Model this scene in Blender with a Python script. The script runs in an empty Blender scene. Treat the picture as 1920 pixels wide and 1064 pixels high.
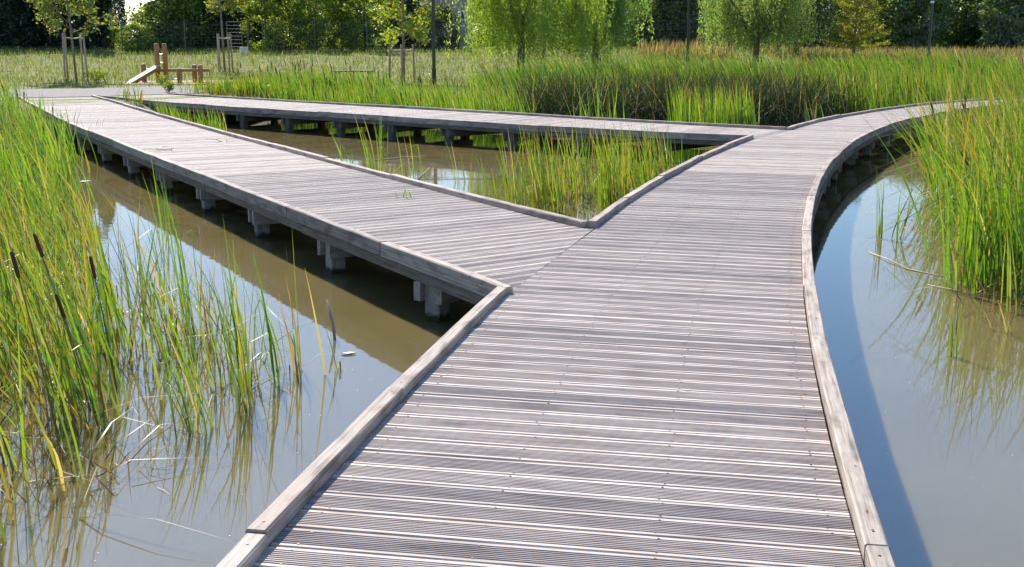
import bpy, math, random
import numpy as np
from mathutils import Vector

R = math.radians
rng = np.random.default_rng(11)
random.seed(5)
S = bpy.context.scene
COL = S.collection

# ------------------------------------------------------------------ camera
cam_d = bpy.data.cameras.new('camera')
cam_d.sensor_width = 36.0
cam_d.lens = 41.25
cam_d.clip_start = 0.05
cam_d.clip_end = 3000
cam = bpy.data.objects.new('camera', cam_d)
cam.location = (0, 0, 1.6)
cam.rotation_euler = (R(90 - 11.91), 0, 0)
COL.objects.link(cam)
S.camera = cam

# ------------------------------------------------------------------ sky, sun, exposure
SUN_EL, SUN_ROT = 39.0, -22.0
W = bpy.data.worlds.new('World')
S.world = W
W.use_nodes = True
wn = W.node_tree
wn.nodes.clear()
sky = wn.nodes.new('ShaderNodeTexSky')
sky.sky_type = 'NISHITA'
sky.sun_disc = False
sky.sun_elevation = R(SUN_EL)
sky.sun_rotation = R(SUN_ROT)
sky.air_density = 1.0
sky.dust_density = 0.15
sky.ozone_density = 4.6
bgn = wn.nodes.new('ShaderNodeBackground')
bgn.inputs['Strength'].default_value = 0.105
outn = wn.nodes.new('ShaderNodeOutputWorld')
wn.links.new(sky.outputs[0], bgn.inputs[0])
wn.links.new(bgn.outputs[0], outn.inputs[0])

sun_d = bpy.data.lights.new('sun', 'SUN')
sun_d.energy = 5.0
sun_d.angle = R(0.55)
sun_d.color = (1.0, 0.94, 0.85)
sun = bpy.data.objects.new('sun', sun_d)
to_sun = Vector((math.sin(R(SUN_ROT)) * math.cos(R(SUN_EL)), math.cos(R(SUN_ROT)) * math.cos(R(SUN_EL)), math.sin(R(SUN_EL))))
sun.rotation_euler = to_sun.to_track_quat('Z', 'Y').to_euler()
sun.location = (-10, 30, 30)
COL.objects.link(sun)

S.view_settings.view_transform = 'Standard'
S.view_settings.look = 'None'
S.view_settings.gamma = 1.0
S.view_settings.exposure = 1.02
S.view_settings.use_curve_mapping = False
try:
    S.cycles.max_bounces = 7
    S.cycles.transparent_max_bounces = 12
    S.cycles.caustics_reflective = False
    S.cycles.caustics_refractive = False
except Exception:
    pass

ZW = -0.43        # water level, the deck is at z = 0
ZB = -0.60        # pond bed

# ------------------------------------------------------------------ helpers
def link(o, parent=None):
    COL.objects.link(o)
    if parent is not None:
        o.parent = parent
    return o

def tag(o, label=None, cat=None, group=None, kind=None):
    if label: o['label'] = label
    if cat: o['category'] = cat
    if group: o['group'] = group
    if kind: o['kind'] = kind
    return o

def empty(name, loc, label, cat, group=None):
    o = bpy.data.objects.new(name, None)
    o.empty_display_size = 0.2
    o.location = loc
    COL.objects.link(o)
    return tag(o, label, cat, group)

def mesh_obj(name, verts, faces, mat, parent=None, loc=None, uvs=None, smooth=False, cols=None):
    """verts in world space; with loc the origin is moved there. A parent is an Empty without rotation."""
    verts = np.asarray(verts, dtype=np.float64)
    org = np.zeros(3) if loc is None else np.asarray(loc, dtype=np.float64)
    me = bpy.data.meshes.new(name)
    me.from_pydata((verts - org).tolist(), [], [tuple(f) for f in faces])
    if uvs is not None:
        uv = me.uv_layers.new(name='UVMap')
        li = np.zeros(len(me.loops), dtype=np.int32)
        me.loops.foreach_get('vertex_index', li)
        uv.data.foreach_set('uv', np.asarray(uvs, dtype=np.float32)[li].ravel())
    if smooth:
        me.polygons.foreach_set('use_smooth', [True] * len(me.polygons))
    me.materials.append(mat)
    me.update()
    o = bpy.data.objects.new(name, me)
    COL.objects.link(o)
    if parent is not None:
        o.parent = parent
        o.location = tuple(org - np.array(parent.location))
        pp = parent.parent
        if pp is not None:
            o.location = tuple(org - np.array(parent.location) - np.array(pp.location))
    else:
        o.location = tuple(org)
    return o

def quads_obj(name, verts, faces, cols, mat, parent=None, loc=(0, 0, 0), smooth=False):
    """numpy mesh: verts (N,3) world, faces (M,k) int, cols (N,3)."""
    verts = np.asarray(verts, dtype=np.float32)
    faces = np.asarray(faces, dtype=np.int32)
    me = bpy.data.meshes.new(name)
    n, m, k = len(verts), len(faces), faces.shape[1]
    me.vertices.add(n)
    off = np.asarray(loc, dtype=np.float32)
    me.vertices.foreach_set('co', (verts - off).ravel())
    me.loops.add(m * k)
    me.loops.foreach_set('vertex_index', faces.ravel())
    me.polygons.add(m)
    me.polygons.foreach_set('loop_start', np.arange(m, dtype=np.int32) * k)
    me.polygons.foreach_set('loop_total', np.full(m, k, dtype=np.int32))
    if smooth:
        me.polygons.foreach_set('use_smooth', np.ones(m, dtype=bool))
    at = me.color_attributes.new('Col', 'FLOAT_COLOR', 'POINT')
    c4 = np.ones((n, 4), dtype=np.float32)
    c4[:, :3] = cols
    at.data.foreach_set('color', c4.ravel())
    me.update(calc_edges=True)
    me.validate()
    me.materials.append(mat)
    o = bpy.data.objects.new(name, me)
    COL.objects.link(o)
    if parent is not None:
        o.parent = parent
        o.location = tuple(np.array(loc) - np.array(parent.location))
    else:
        o.location = loc
    return o

def box_geo(c, sx, sy, sz, ang=0.0, bev=0.0):
    """box centred in x,y at c, from z=c.z up to c.z+sz"""
    ca, sa = math.cos(ang), math.sin(ang)
    v = []
    if bev <= 0:
        prof = [(-sx/2, -sy/2), (sx/2, -sy/2), (sx/2, sy/2), (-sx/2, sy/2)]
    else:
        b = bev
        prof = [(-sx/2+b, -sy/2), (sx/2-b, -sy/2), (sx/2, -sy/2+b), (sx/2, sy/2-b), (sx/2-b, sy/2), (-sx/2+b, sy/2), (-sx/2, sy/2-b), (-sx/2, -sy/2+b)]
    n = len(prof)
    for z in (0, sz):
        for x, y in prof:
            v.append((c[0] + ca*x - sa*y, c[1] + sa*x + ca*y, c[2] + z))
    f = [tuple(range(n-1, -1, -1)), tuple(range(n, 2*n))]
    for i in range(n):
        j = (i+1) % n
        f.append((i, j, n+j, n+i))
    return v, f

def beam_geo(a, b, w, h, roll=None):
    """bar of section w (sideways) x h (vertical-ish) from a to b"""
    a, b = Vector(a), Vector(b)
    d = (b - a).normalized()
    upv = Vector((0, 0, 1)) if abs(d.z) < 0.95 else Vector((0, 1, 0))
    s = d.cross(upv).normalized()
    u = s.cross(d).normalized()
    v = []
    for p in (a, b):
        for sx, sy in ((-1, -1), (1, -1), (1, 1), (-1, 1)):
            q = p + s * (sx * w / 2) + u * (sy * h / 2)
            v.append(tuple(q))
    f = [(3, 2, 1, 0), (4, 5, 6, 7), (0, 1, 5, 4), (1, 2, 6, 5), (2, 3, 7, 6), (3, 0, 4, 7)]
    return v, f

def tube_geo(pts, rad, n=8, cap=True):
    pts = np.asarray(pts, float)
    rad = np.broadcast_to(np.asarray(rad, float), (len(pts),))
    v, f = [], []
    for i, p in enumerate(pts):
        d = pts[min(i+1, len(pts)-1)] - pts[max(i-1, 0)]
        d = d / (np.linalg.norm(d) + 1e-9)
        a = np.array([1., 0, 0]) if abs(d[0]) < 0.9 else np.array([0, 1., 0])
        s = np.cross(d, a); s /= np.linalg.norm(s)
        u = np.cross(s, d)
        for k in range(n):
            t = 2 * math.pi * k / n
            v.append(tuple(p + rad[i] * (math.cos(t) * s + math.sin(t) * u)))
    for i in range(len(pts)-1):
        for k in range(n):
            j = (k+1) % n
            f.append((i*n+k, (i+1)*n+k, (i+1)*n+j, i*n+j))
    if cap:
        f.append(tuple(range(n)))
        f.append(tuple((len(pts)-1)*n + k for k in range(n-1, -1, -1)))
    return v, f

def join_geo(*gs):
    V, F = [], []
    for v, f in gs:
        o = len(V)
        V += list(v)
        F += [tuple(i + o for i in q) for q in f]
    return V, F

# ------------------------------------------------------------------ materials
def new_mat(name):
    m = bpy.data.materials.new(name)
    m.use_nodes = True
    nt = m.node_tree
    nt.nodes.clear()
    out = nt.nodes.new('ShaderNodeOutputMaterial')
    return m, nt, out

def N(nt, t, **kw):
    n = nt.nodes.new(t)
    for k, v in kw.items():
        setattr(n, k, v)
    return n

def ramp(nt, stops, interp='LINEAR'):
    r = N(nt, 'ShaderNodeValToRGB')
    r.color_ramp.interpolation = interp
    while len(r.color_ramp.elements) < len(stops):
        r.color_ramp.elements.new(0.5)
    for e, (p, c) in zip(r.color_ramp.elements, stops):
        e.position = p
        e.color = (*c, 1)
    return r

def mixc(nt, fac, a, b, blend='MIX'):
    n = N(nt, 'ShaderNodeMix', data_type='RGBA', blend_type=blend)
    for sock, val in ((n.inputs[0], fac), (n.inputs[6], a), (n.inputs[7], b)):
        if hasattr(val, 'links'):
            nt.links.new(val, sock)
        elif isinstance(val, (int, float)):
            sock.default_value = val
        else:
            sock.default_value = (*val, 1)
    return n.outputs[2]

def wood_mat(name, base, dark, light, grain=1.0, vary=0.25, rough=0.75, bump=0.25, stain=0.35, gscale=(2.2, 46.0), wet=None):
    m, nt, out = new_mat(name)
    L = nt.links.new
    uv = N(nt, 'ShaderNodeUVMap')
    oi = N(nt, 'ShaderNodeObjectInfo')
    off = N(nt, 'ShaderNodeMath', operation='MULTIPLY'); off.inputs[1].default_value = 57.0
    L(oi.outputs['Random'], off.inputs[0])
    add = N(nt, 'ShaderNodeVectorMath', operation='ADD')
    L(uv.outputs[0], add.inputs[0])
    cx = N(nt, 'ShaderNodeCombineXYZ')
    L(off.outputs[0], cx.inputs[0]); L(off.outputs[0], cx.inputs[1])
    L(cx.outputs[0], add.inputs[1])
    mp = N(nt, 'ShaderNodeMapping'); mp.inputs['Scale'].default_value = (gscale[0], gscale[1], 1)
    L(add.outputs[0], mp.inputs[0])
    n1 = N(nt, 'ShaderNodeTexNoise'); n1.inputs['Scale'].default_value = 1.0; n1.inputs['Detail'].default_value = 6; n1.inputs['Roughness'].default_value = 0.65
    L(mp.outputs[0], n1.inputs[0])
    mp2 = N(nt, 'ShaderNodeMapping'); mp2.inputs['Scale'].default_value = (3.0, 9.0, 1)
    L(add.outputs[0], mp2.inputs[0])
    n2 = N(nt, 'ShaderNodeTexNoise'); n2.inputs['Scale'].default_value = 1.3; n2.inputs['Detail'].default_value = 4
    L(mp2.outputs[0], n2.inputs[0])
    r1 = ramp(nt, [(0.27, dark), (0.47, base), (0.75, light)])
    L(n1.outputs[0], r1.inputs[0])
    r2 = ramp(nt, [(0.30, (0.42, 0.39, 0.38)), (0.52, (1, 1, 1)), (0.8, (1.12, 1.10, 1.07))])
    L(n2.outputs[0], r2.inputs[0])
    c = mixc(nt, stain, r1.outputs[0], r2.outputs[0], 'MULTIPLY')
    # knots: a few dark spots
    mp3 = N(nt, 'ShaderNodeMapping'); mp3.inputs['Scale'].default_value = (4.0, 11.0, 1)
    L(add.outputs[0], mp3.inputs[0])
    vo = N(nt, 'ShaderNodeTexVoronoi'); vo.inputs['Scale'].default_value = 1.0; vo.inputs['Randomness'].default_value = 1.0
    L(mp3.outputs[0], vo.inputs[0])
    rk = ramp(nt, [(0.03, (0.30, 0.24, 0.22)), (0.085, (1, 1, 1))])
    L(vo.outputs['Distance'], rk.inputs[0])
    c = mixc(nt, 0.8, c, rk.outputs[0], 'MULTIPLY')
    # wood at the bottom of a groove has not bleached: it keeps its red brown
    ga = N(nt, 'ShaderNodeAttribute', attribute_name='groove')
    gm = N(nt, 'ShaderNodeMath', operation='MULTIPLY'); gm.inputs[1].default_value = 1.0
    L(ga.outputs['Fac'], gm.inputs[0])
    c = mixc(nt, gm.outputs[0], c, (0.075, 0.028, 0.026))
    # every board weathered a little differently
    rv = ramp(nt, [(0.0, (1 - vary, 1 - vary, 1 - vary * 0.9)), (0.5, (1, 0.985, 0.98)), (1.0, (1 + vary * 0.5, 1 + vary * 0.47, 1 + vary * 0.45))])
    L(oi.outputs['Random'], rv.inputs[0])
    c = mixc(nt, 1.0, c, rv.outputs[0], 'MULTIPLY')
    if wet is not None:      # slimy tide mark just above the water line
        ge = N(nt, 'ShaderNodeNewGeometry')
        sp = N(nt, 'ShaderNodeSeparateXYZ'); L(ge.outputs['Position'], sp.inputs[0])
        nz = N(nt, 'ShaderNodeTexNoise'); nz.inputs['Scale'].default_value = 18.0
        L(ge.outputs['Position'], nz.inputs[0])
        ad = N(nt, 'ShaderNodeMath', operation='MULTIPLY_ADD'); ad.inputs[1].default_value = -0.07
        L(nz.outputs[0], ad.inputs[0]); L(sp.outputs[2], ad.inputs[2])
        mr = N(nt, 'ShaderNodeMapRange'); mr.inputs[1].default_value = wet; mr.inputs[2].default_value = wet + 0.035
        mr.inputs[3].default_value = 1.0; mr.inputs[4].default_value = 0.0
        L(ad.outputs[0], mr.inputs[0])
        c = mixc(nt, mr.outputs[0], c, (0.045, 0.043, 0.025))
    b = N(nt, 'ShaderNodeBsdfPrincipled')
    L(c, b.inputs['Base Color'])
    b.inputs['Roughness'].default_value = rough
    b.inputs['Specular IOR Level'].default_value = 0.12
    bp = N(nt, 'ShaderNodeBump'); bp.inputs['Strength'].default_value = bump; bp.inputs['Distance'].default_value = 0.004
    L(n1.outputs[0], bp.inputs['Height'])
    L(bp.outputs[0], b.inputs['Normal'])
    L(b.outputs[0], out.inputs[0])
    return m

M = {}
M['plank'] = wood_mat('weathered_deck_wood', (0.485, 0.422, 0.374), (0.25, 0.19, 0.165), (0.66, 0.595, 0.54), vary=0.24, stain=0.35)
M['kerb'] = wood_mat('weathered_kerb_wood', (0.335, 0.29, 0.255), (0.13, 0.108, 0.092), (0.47, 0.42, 0.375), vary=0.25, stain=0.8, gscale=(2.6, 70.0), bump=0.8)
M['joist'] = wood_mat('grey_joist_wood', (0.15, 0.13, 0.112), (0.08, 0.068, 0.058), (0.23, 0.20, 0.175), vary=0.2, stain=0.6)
M['post'] = wood_mat('grey_post_wood', (0.33, 0.31, 0.28), (0.18, 0.165, 0.14), (0.46, 0.435, 0.41), vary=0.2, stain=0.8, wet=-0.43)
M['stake'] = wood_mat('stake_wood', (0.40, 0.31, 0.24), (0.24, 0.18, 0.14), (0.52, 0.42, 0.34), vary=0.2)
M['play_wood'] = wood_mat('honey_stained_wood', (0.37, 0.19, 0.07), (0.24, 0.11, 0.04), (0.46, 0.26, 0.11), vary=0.12, rough=0.5)
M['ramp_wood'] = wood_mat('pale_ramp_wood', (0.74, 0.71, 0.66), (0.60, 0.56, 0.50), (0.80, 0.78, 0.74), vary=0.1, rough=0.5)

def plain(name, col, rough=0.7, metal=0.0, noise=0.0, nscale=20.0):
    m, nt, out = new_mat(name)
    b = N(nt, 'ShaderNodeBsdfPrincipled')
    b.inputs['Base Color'].default_value = (*col, 1)
    b.inputs['Roughness'].default_value = rough
    b.inputs['Metallic'].default_value = metal
    if noise > 0:
        tc = N(nt, 'ShaderNodeNewGeometry')
        n1 = N(nt, 'ShaderNodeTexNoise'); n1.inputs['Scale'].default_value = nscale; n1.inputs['Detail'].default_value = 5
        nt.links.new(tc.outputs['Position'], n1.inputs[0])
        lo = tuple(c * (1 - noise) for c in col); hi = tuple(min(1, c * (1 + noise)) for c in col)
        r = ramp(nt, [(0.3, lo), (0.7, hi)])
        nt.links.new(n1.outputs[0], r.inputs[0])
        nt.links.new(r.outputs[0], b.inputs['Base Color'])
    nt.links.new(b.outputs[0], out.inputs[0])
    return m

M['screw'] = plain('rusty_screw', (0.06, 0.04, 0.035), 0.5, 0.6)
M['metal'] = plain('galvanised_metal', (0.55, 0.56, 0.57), 0.35, 0.9)
M['lamp'] = plain('dark_brown_lamp_paint', (0.055, 0.042, 0.040), 0.45, 0.2, 0.2, 8)
M['lampring'] = plain('pale_lamp_ring', (0.72, 0.72, 0.70), 0.4)
M['wire'] = plain('fence_wire', (0.10, 0.11, 0.11), 0.5, 0.6)
M['fpost'] = plain('fence_post', (0.12, 0.125, 0.12), 0.6, 0.3)
M['wall'] = plain('pink_render', (0.40, 0.30, 0.265), 0.85, 0.0, 0.12, 1.5)
M['wall2'] = plain('brownish_render', (0.30, 0.225, 0.20), 0.85, 0.0, 0.12, 1.5)
M['roof'] = plain('clay_roof', (0.36, 0.16, 0.10), 0.85, 0.0, 0.25, 4)
M['pane'] = plain('window_glass', (0.03, 0.035, 0.04), 0.08)
M['frame'] = plain('white_frame', (0.7, 0.7, 0.68), 0.5)
M['bark'] = plain('bark', (0.13, 0.10, 0.075), 0.9, 0, 0.35, 14)
M['palebark'] = plain('pale_bark', (0.23, 0.19, 0.15), 0.9, 0, 0.3, 14)
M['path'] = plain('lilac_gravel_path', (0.15, 0.132, 0.132), 0.95, 0, 0.28, 7)
M['sand'] = plain('trodden_soil', (0.30, 0.235, 0.17), 0.95, 0, 0.3, 5)
M['stone'] = plain('pale_stone', (0.62, 0.58, 0.52), 0.8, 0, 0.2, 9)
M['straw'] = plain('dry_straw', (0.42, 0.34, 0.22), 0.8, 0, 0.25, 30)
M['deadwood'] = plain('bleached_wood', (0.34, 0.29, 0.23), 0.8, 0, 0.25, 30)
M['fleck'] = plain('floating_fleck', (0.75, 0.73, 0.68), 0.7)
M['rope'] = plain('tie_strap', (0.58, 0.54, 0.46), 0.8)
M['seed'] = plain('cattail_brown', (0.085, 0.034, 0.018), 0.95, 0, 0.35, 120)

def leaf_mat(name, trans=0.42, gloss=0.06, rough=0.45):
    m, nt, out = new_mat(name)
    L = nt.links.new
    a = N(nt, 'ShaderNodeAttribute', attribute_name='Col')
    d = N(nt, 'ShaderNodeBsdfDiffuse')
    t = N(nt, 'ShaderNodeBsdfTranslucent')
    g = N(nt, 'ShaderNodeBsdfGlossy'); g.inputs['Roughness'].default_value = rough
    L(a.outputs['Color'], d.inputs['Color'])
    tc = mixc(nt, 1.0, a.outputs['Color'], (1.28, 1.27, 0.5), 'MULTIPLY')
    L(tc, t.inputs['Color'])
    m1 = N(nt, 'ShaderNodeMixShader'); m1.inputs[0].default_value = trans
    L(d.outputs[0], m1.inputs[1]); L(t.outputs[0], m1.inputs[2])
    m2 = N(nt, 'ShaderNodeMixShader'); m2.inputs[0].default_value = gloss
    L(m1.outputs[0], m2.inputs[1]); L(g.outputs[0], m2.inputs[2])
    L(m2.outputs[0], out.inputs[0])
    return m
M['reed'] = leaf_mat('reed_blade', 0.45, 0.05, 0.4)
M['sedge'] = leaf_mat('sedge_blade', 0.15, 0.03, 0.5)
M['leaf'] = leaf_mat('tree_leaf', 0.50, 0.045, 0.5)
M['grass'] = leaf_mat('meadow_grass', 0.35, 0.0, 0.6)

def ground_mat():
    m, nt, out = new_mat('meadow_and_mud')
    L = nt.links.new
    g = N(nt, 'ShaderNodeNewGeometry')
    sp = N(nt, 'ShaderNodeSeparateXYZ'); L(g.outputs['Position'], sp.inputs[0])
    n1 = N(nt, 'ShaderNodeTexNoise'); n1.inputs['Scale'].default_value = 0.9; n1.inputs['Detail'].default_value = 7
    L(g.outputs['Position'], n1.inputs[0])
    n2 = N(nt, 'ShaderNodeTexNoise'); n2.inputs['Scale'].default_value = 14; n2.inputs['Detail'].default_value = 5
    L(g.outputs['Position'], n2.inputs[0])
    gr = ramp(nt, [(0.3, (0.10, 0.125, 0.04)), (0.55, (0.17, 0.185, 0.07)), (0.75, (0.25, 0.235, 0.115))])
    L(n1.outputs[0], gr.inputs[0])
    mud = ramp(nt, [(0.3, (0.13, 0.105, 0.05)), (0.7, (0.18, 0.145, 0.075))])
    L(n2.outputs[0], mud.inputs[0])
    mr = N(nt, 'ShaderNodeMapRange'); mr.inputs[1].default_value = -0.30; mr.inputs[2].default_value = -0.10
    L(sp.outputs[2], mr.inputs[0])
    c = mixc(nt, mr.outputs[0], mud.outputs[0], gr.outputs[0])
    b = N(nt, 'ShaderNodeBsdfPrincipled'); b.inputs['Roughness'].default_value = 0.95; b.inputs['Specular IOR Level'].default_value = 0.1
    L(c, b.inputs['Base Color'])
    bp = N(nt, 'ShaderNodeBump'); bp.inputs['Strength'].default_value = 0.4; bp.inputs['Distance'].default_value = 0.05
    L(n2.outputs[0], bp.inputs['Height']); L(bp.outputs[0], b.inputs['Normal'])
    L(b.outputs[0], out.inputs[0])
    return m
M['ground'] = ground_mat()

def water_mat():
    m, nt, out = new_mat('turbid_pond_water')
    L = nt.links.new
    g = N(nt, 'ShaderNodeNewGeometry')
    n1 = N(nt, 'ShaderNodeTexNoise'); n1.inputs['Scale'].default_value = 5.0; n1.inputs['Detail'].default_value = 3
    mp = N(nt, 'ShaderNodeMapping'); mp.inputs['Scale'].default_value = (1.0, 1.6, 1)
    L(g.outputs['Position'], mp.inputs[0]); L(mp.outputs[0], n1.inputs[0])
    bp = N(nt, 'ShaderNodeBump'); bp.inputs['Strength'].default_value = 0.012; bp.inputs['Distance'].default_value = 0.05
    L(n1.outputs[0], bp.inputs['Height'])
    n2 = N(nt, 'ShaderNodeTexNoise'); n2.inputs['Scale'].default_value = 0.8; n2.inputs['Detail'].default_value = 4
    L(g.outputs['Position'], n2.inputs[0])
    cr = ramp(nt, [(0.3, (0.205, 0.168, 0.070)), (0.7, (0.245, 0.202, 0.088))])
    L(n2.outputs[0], cr.inputs[0])
    d = N(nt, 'ShaderNodeSubsurfaceScattering', falloff='BURLEY')
    d.inputs['Scale'].default_value = 0.07
    d.inputs['Radius'].default_value = (1.0, 0.9, 0.6)
    L(cr.outputs[0], d.inputs['Color'])
    t = N(nt, 'ShaderNodeBsdfTransparent'); t.inputs['Color'].default_value = (0.70, 0.66, 0.48, 1)
    mx = N(nt, 'ShaderNodeMixShader'); mx.inputs[0].default_value = 0.62
    L(t.outputs[0], mx.inputs[1]); L(d.outputs[0], mx.inputs[2])
    gl = N(nt, 'ShaderNodeBsdfGlossy'); gl.inputs['Roughness'].default_value = 0.012
    L(bp.outputs[0], gl.inputs['Normal'])
    fr = N(nt, 'ShaderNodeFresnel'); fr.inputs['IOR'].default_value = 2.9
    L(bp.outputs[0], fr.inputs['Normal'])
    m2 = N(nt, 'ShaderNodeMixShader')
    L(fr.outputs[0], m2.inputs[0]); L(mx.outputs[0], m2.inputs[1]); L(gl.outputs[0], m2.inputs[2])
    L(m2.outputs[0], out.inputs[0])
    return m
M['water'] = water_mat()

# ------------------------------------------------------------------ the ground, water and path
POND = np.array([(-9, -14), (-8.5, 8), (-8.3, 16), (-9.6, 21.5), (-9.2, 26), (-7.4, 28.4), (-3.5, 31.5), (4, 33), (10, 35), (18, 35), (26, 30), (30, 15), (28, -14)], float)

def poly_sd(P, x, y):
    """signed distance to polygon, positive inside"""
    x = np.asarray(x, float); y = np.asarray(y, float)
    d = np.full(x.shape, 1e9)
    ins = np.zeros(x.shape, bool)
    n = len(P)
    for i in range(n):
        a, b = P[i], P[(i+1) % n]
        ab = b - a
        t = np.clip(((x - a[0]) * ab[0] + (y - a[1]) * ab[1]) / (ab @ ab), 0, 1)
        d = np.minimum(d, np.hypot(x - a[0] - t * ab[0], y - a[1] - t * ab[1]))
        cond = ((a[1] > y) != (b[1] > y))
        with np.errstate(divide='ignore', invalid='ignore'):
            xi = a[0] + (y - a[1]) * (b[0] - a[0]) / (b[1] - a[1] if b[1] != a[1] else 1e-9)
        ins ^= cond & (x < xi)
    return np.where(ins, d, -d)

def sstep(a, b, v):
    t = np.clip((v - a) / (b - a), 0, 1)
    return t * t * (3 - 2 * t)

def ground_z(x, y):
    x = np.asarray(x, float); y = np.asarray(y, float)
    sd = poly_sd(POND, x, y)
    z = -0.39 + np.where(sd > 0, (ZB + 0.39) * sstep(0, 1.4, sd), 0.39 * sstep(0, 2.6, -sd))
    z = z + 0.75 * sstep(42, 70, y) * (sd < 0)
    z = z + 0.04 * np.sin(x * 0.31 + 1.3) * np.sin(y * 0.27) * sstep(2.5, 6, -sd) * sstep(41, 46, y)
    return z

def axis(a, b, fine, far):
    c = np.arange(a, b + 1e-6, fine)
    out = [c[0] - s for s in (8, 25, 70, 200, far)][::-1] + list(c) + [c[-1] + s for s in (8, 25, 70, 200, far)]
    return np.array(out)
gx, gy = axis(-44, 44, 0.8, 900), axis(-18, 92, 0.8, 1400)
X, Y = np.meshgrid(gx, gy)
Z = ground_z(X, Y)
V = np.stack([X.ravel(), Y.ravel(), Z.ravel()], 1)
nx = len(gx)
ii = (np.arange(len(gy)-1)[:, None] * nx + np.arange(nx-1)[None, :]).ravel()
F = np.stack([ii, ii+1, ii+nx+1, ii+nx], 1)
g = quads_obj('ground', V, F, np.ones((len(V), 3)), M['ground'], smooth=True)
tag(g, 'rough green meadow ground sloping down to the muddy pond bed', kind='structure')

wv = [(-9.6, -14.5, ZW), (31, -14.5, ZW), (31, 35.6, ZW), (-9.6, 35.6, ZW)]
w = mesh_obj('water', wv, [(0, 1, 2, 3)], M['water'])
tag(w, 'calm brown pond water reflecting the sky around the boardwalk', kind='structure')

def strip(name, left, right, mat, lift, n=40):
    def res(P):
        P = np.asarray(P, float)
        s = np.r_[0, np.cumsum(np.hypot(*np.diff(P, axis=0).T))]
        q = np.linspace(0, s[-1], n)
        return np.stack([np.interp(q, s, P[:, 0]), np.interp(q, s, P[:, 1])], 1)
    a, b = res(left), res(right)
    rows = [a + (b - a) * t for t in np.linspace(0, 1, 6)]
    v = np.concatenate(rows)
    z = ground_z(v[:, 0], v[:, 1]) + lift
    v = np.c_[v, z]
    f = []
    for r in range(5):
        for i in range(n-1):
            f.append((r*n+i, r*n+i+1, (r+1)*n+i+1, (r+1)*n+i))
    return mesh_obj(name, v, f, mat)
p = strip('path', [(-40, 24.5), (-25, 30.3), (-15.1, 35.9), (-10.9, 38.2), (-8.8, 39.8), (-7.0, 40.0), (-5.2, 39.8)],
          [(-40, 21), (-24, 26.6), (-12.95, 31.2), (-11.2, 31.95), (-9.3, 33.5), (-7.4, 36.0), (-5.0, 36.9)], M['path'], 0.012)
tag(p, 'lilac grey gravel path crossing behind the boardwalk', kind='structure')
p = strip('soil_patch', [(-13.6, 39.6), (-12, 40.0), (-10.3, 40.1), (-9.2, 41.4)], [(-13.4, 42.6), (-12, 43.0), (-10.3, 43.2), (-8.9, 43.0)], M['sand'], 0.02, 12)
tag(p, 'bare trodden soil under the wooden play equipment', kind='structure')

# ------------------------------------------------------------------ boardwalks
A_in = [(-1.72, -2.5), (-1.27, 0.5), (-1.03, 2.0), (-0.80, 3.41), (-0.62, 4.39), (-0.425, 5.4), (-0.205, 6.5), (-0.005, 7.36)]
D_in = [(0.72, 9.90), (1.14, 11.40), (1.50, 12.6), (1.93, 13.80), (2.63, 15.83), (3.29, 17.45), (3.86, 18.80)]
G_in = [(4.84, 20.50), (5.37, 21.67), (6.29, 23.22), (7.20, 24.64), (8.28, 26.15), (9.47, 27.70), (10.6, 28.95), (12.3, 30.4), (15.0, 32.3)]
H_out = [(0.40, -2.5), (0.735, 0.5), (0.93, 2.0), (1.101, 3.0), (1.359, 4.5), (1.652, 6.0), (1.977, 7.5), (2.333, 9.0), (2.72, 10.5), (3.142, 12.0), (3.60, 13.5), (4.101, 15.0), (4.651, 16.5), (5.257, 18.0), (5.93, 19.5), (6.68, 21.0), (7.519, 22.5), (8.463, 24.0), (9.525, 25.5), (10.8, 27.0), (12.2, 28.4), (14.0, 29.9), (16.2, 31.4)]
B_out = [(-0.06, 7.25), (-0.44, 7.90), (-1.21, 9.22), (-2.45, 11.44), (-3.60, 13.50), (-4.87, 15.76), (-6.06, 17.9), (-8.04, 21.5), (-9.98, 25.24), (-11.6, 28.4), (-12.95, 31.15)]
C_out = [(0.65, 9.92), (0.35, 10.40), (-0.03, 11.08), (-0.58, 12.05), (-1.12, 13.02), (-1.69, 14.05), (-2.63, 15.78), (-3.70, 17.72), (-4.72, 19.58), (-5.57, 21.18), (-6.69, 23.27), (-7.55, 24.90), (-8.86, 27.45), (-10.03, 29.75), (-11.25, 31.95)]
E_out = [(3.78, 18.83), (2.36, 19.55), (1.50, 20.20), (0.0, 21.40), (-2.2, 23.27), (-3.4, 24.30), (-5.37, 25.95), (-6.86, 27.25), (-8.75, 29.0), (-11.1, 31.7)]
F_out = [(4.79, 20.60), (3.41, 21.65), (1.57, 23.2), (0.0, 24.72), (-3.21, 27.5), (-7.14, 31.0), (-9.6, 33.3)]
KW = 0.073

def smooth(P, n=3):
    """Catmull-Rom resample"""
    P = np.asarray(P, float)
    out = []
    for i in range(len(P)-1):
        p0, p1, p2, p3 = P[max(i-1, 0)], P[i], P[i+1], P[min(i+2, len(P)-1)]
        for k in range(n):
            t = k / n
            out.append(0.5 * ((2*p1) + (-p0+p2)*t + (2*p0-5*p1+4*p2-p3)*t*t + (-p0+3*p1-3*p2+p3)*t**3))
    out.append(P[-1])
    return np.array(out)

def offset(P, d):
    """shift a polyline to its left by d"""
    P = np.asarray(P, float)
    t = np.gradient(P, axis=0)
    t /= np.linalg.norm(t, axis=1)[:, None]
    return P + d * np.stack([-t[:, 1], t[:, 0]], 1)

A_in, D_in, G_in = smooth(A_in), smooth(D_in), smooth(G_in)
H_in = offset(smooth(H_out), KW)
B_in = offset(smooth(B_out), -KW)
C_in = offset(smooth(C_out), KW)
E_in = offset(smooth(E_out), -KW)
F_in = offset(smooth(F_out), KW)

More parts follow.
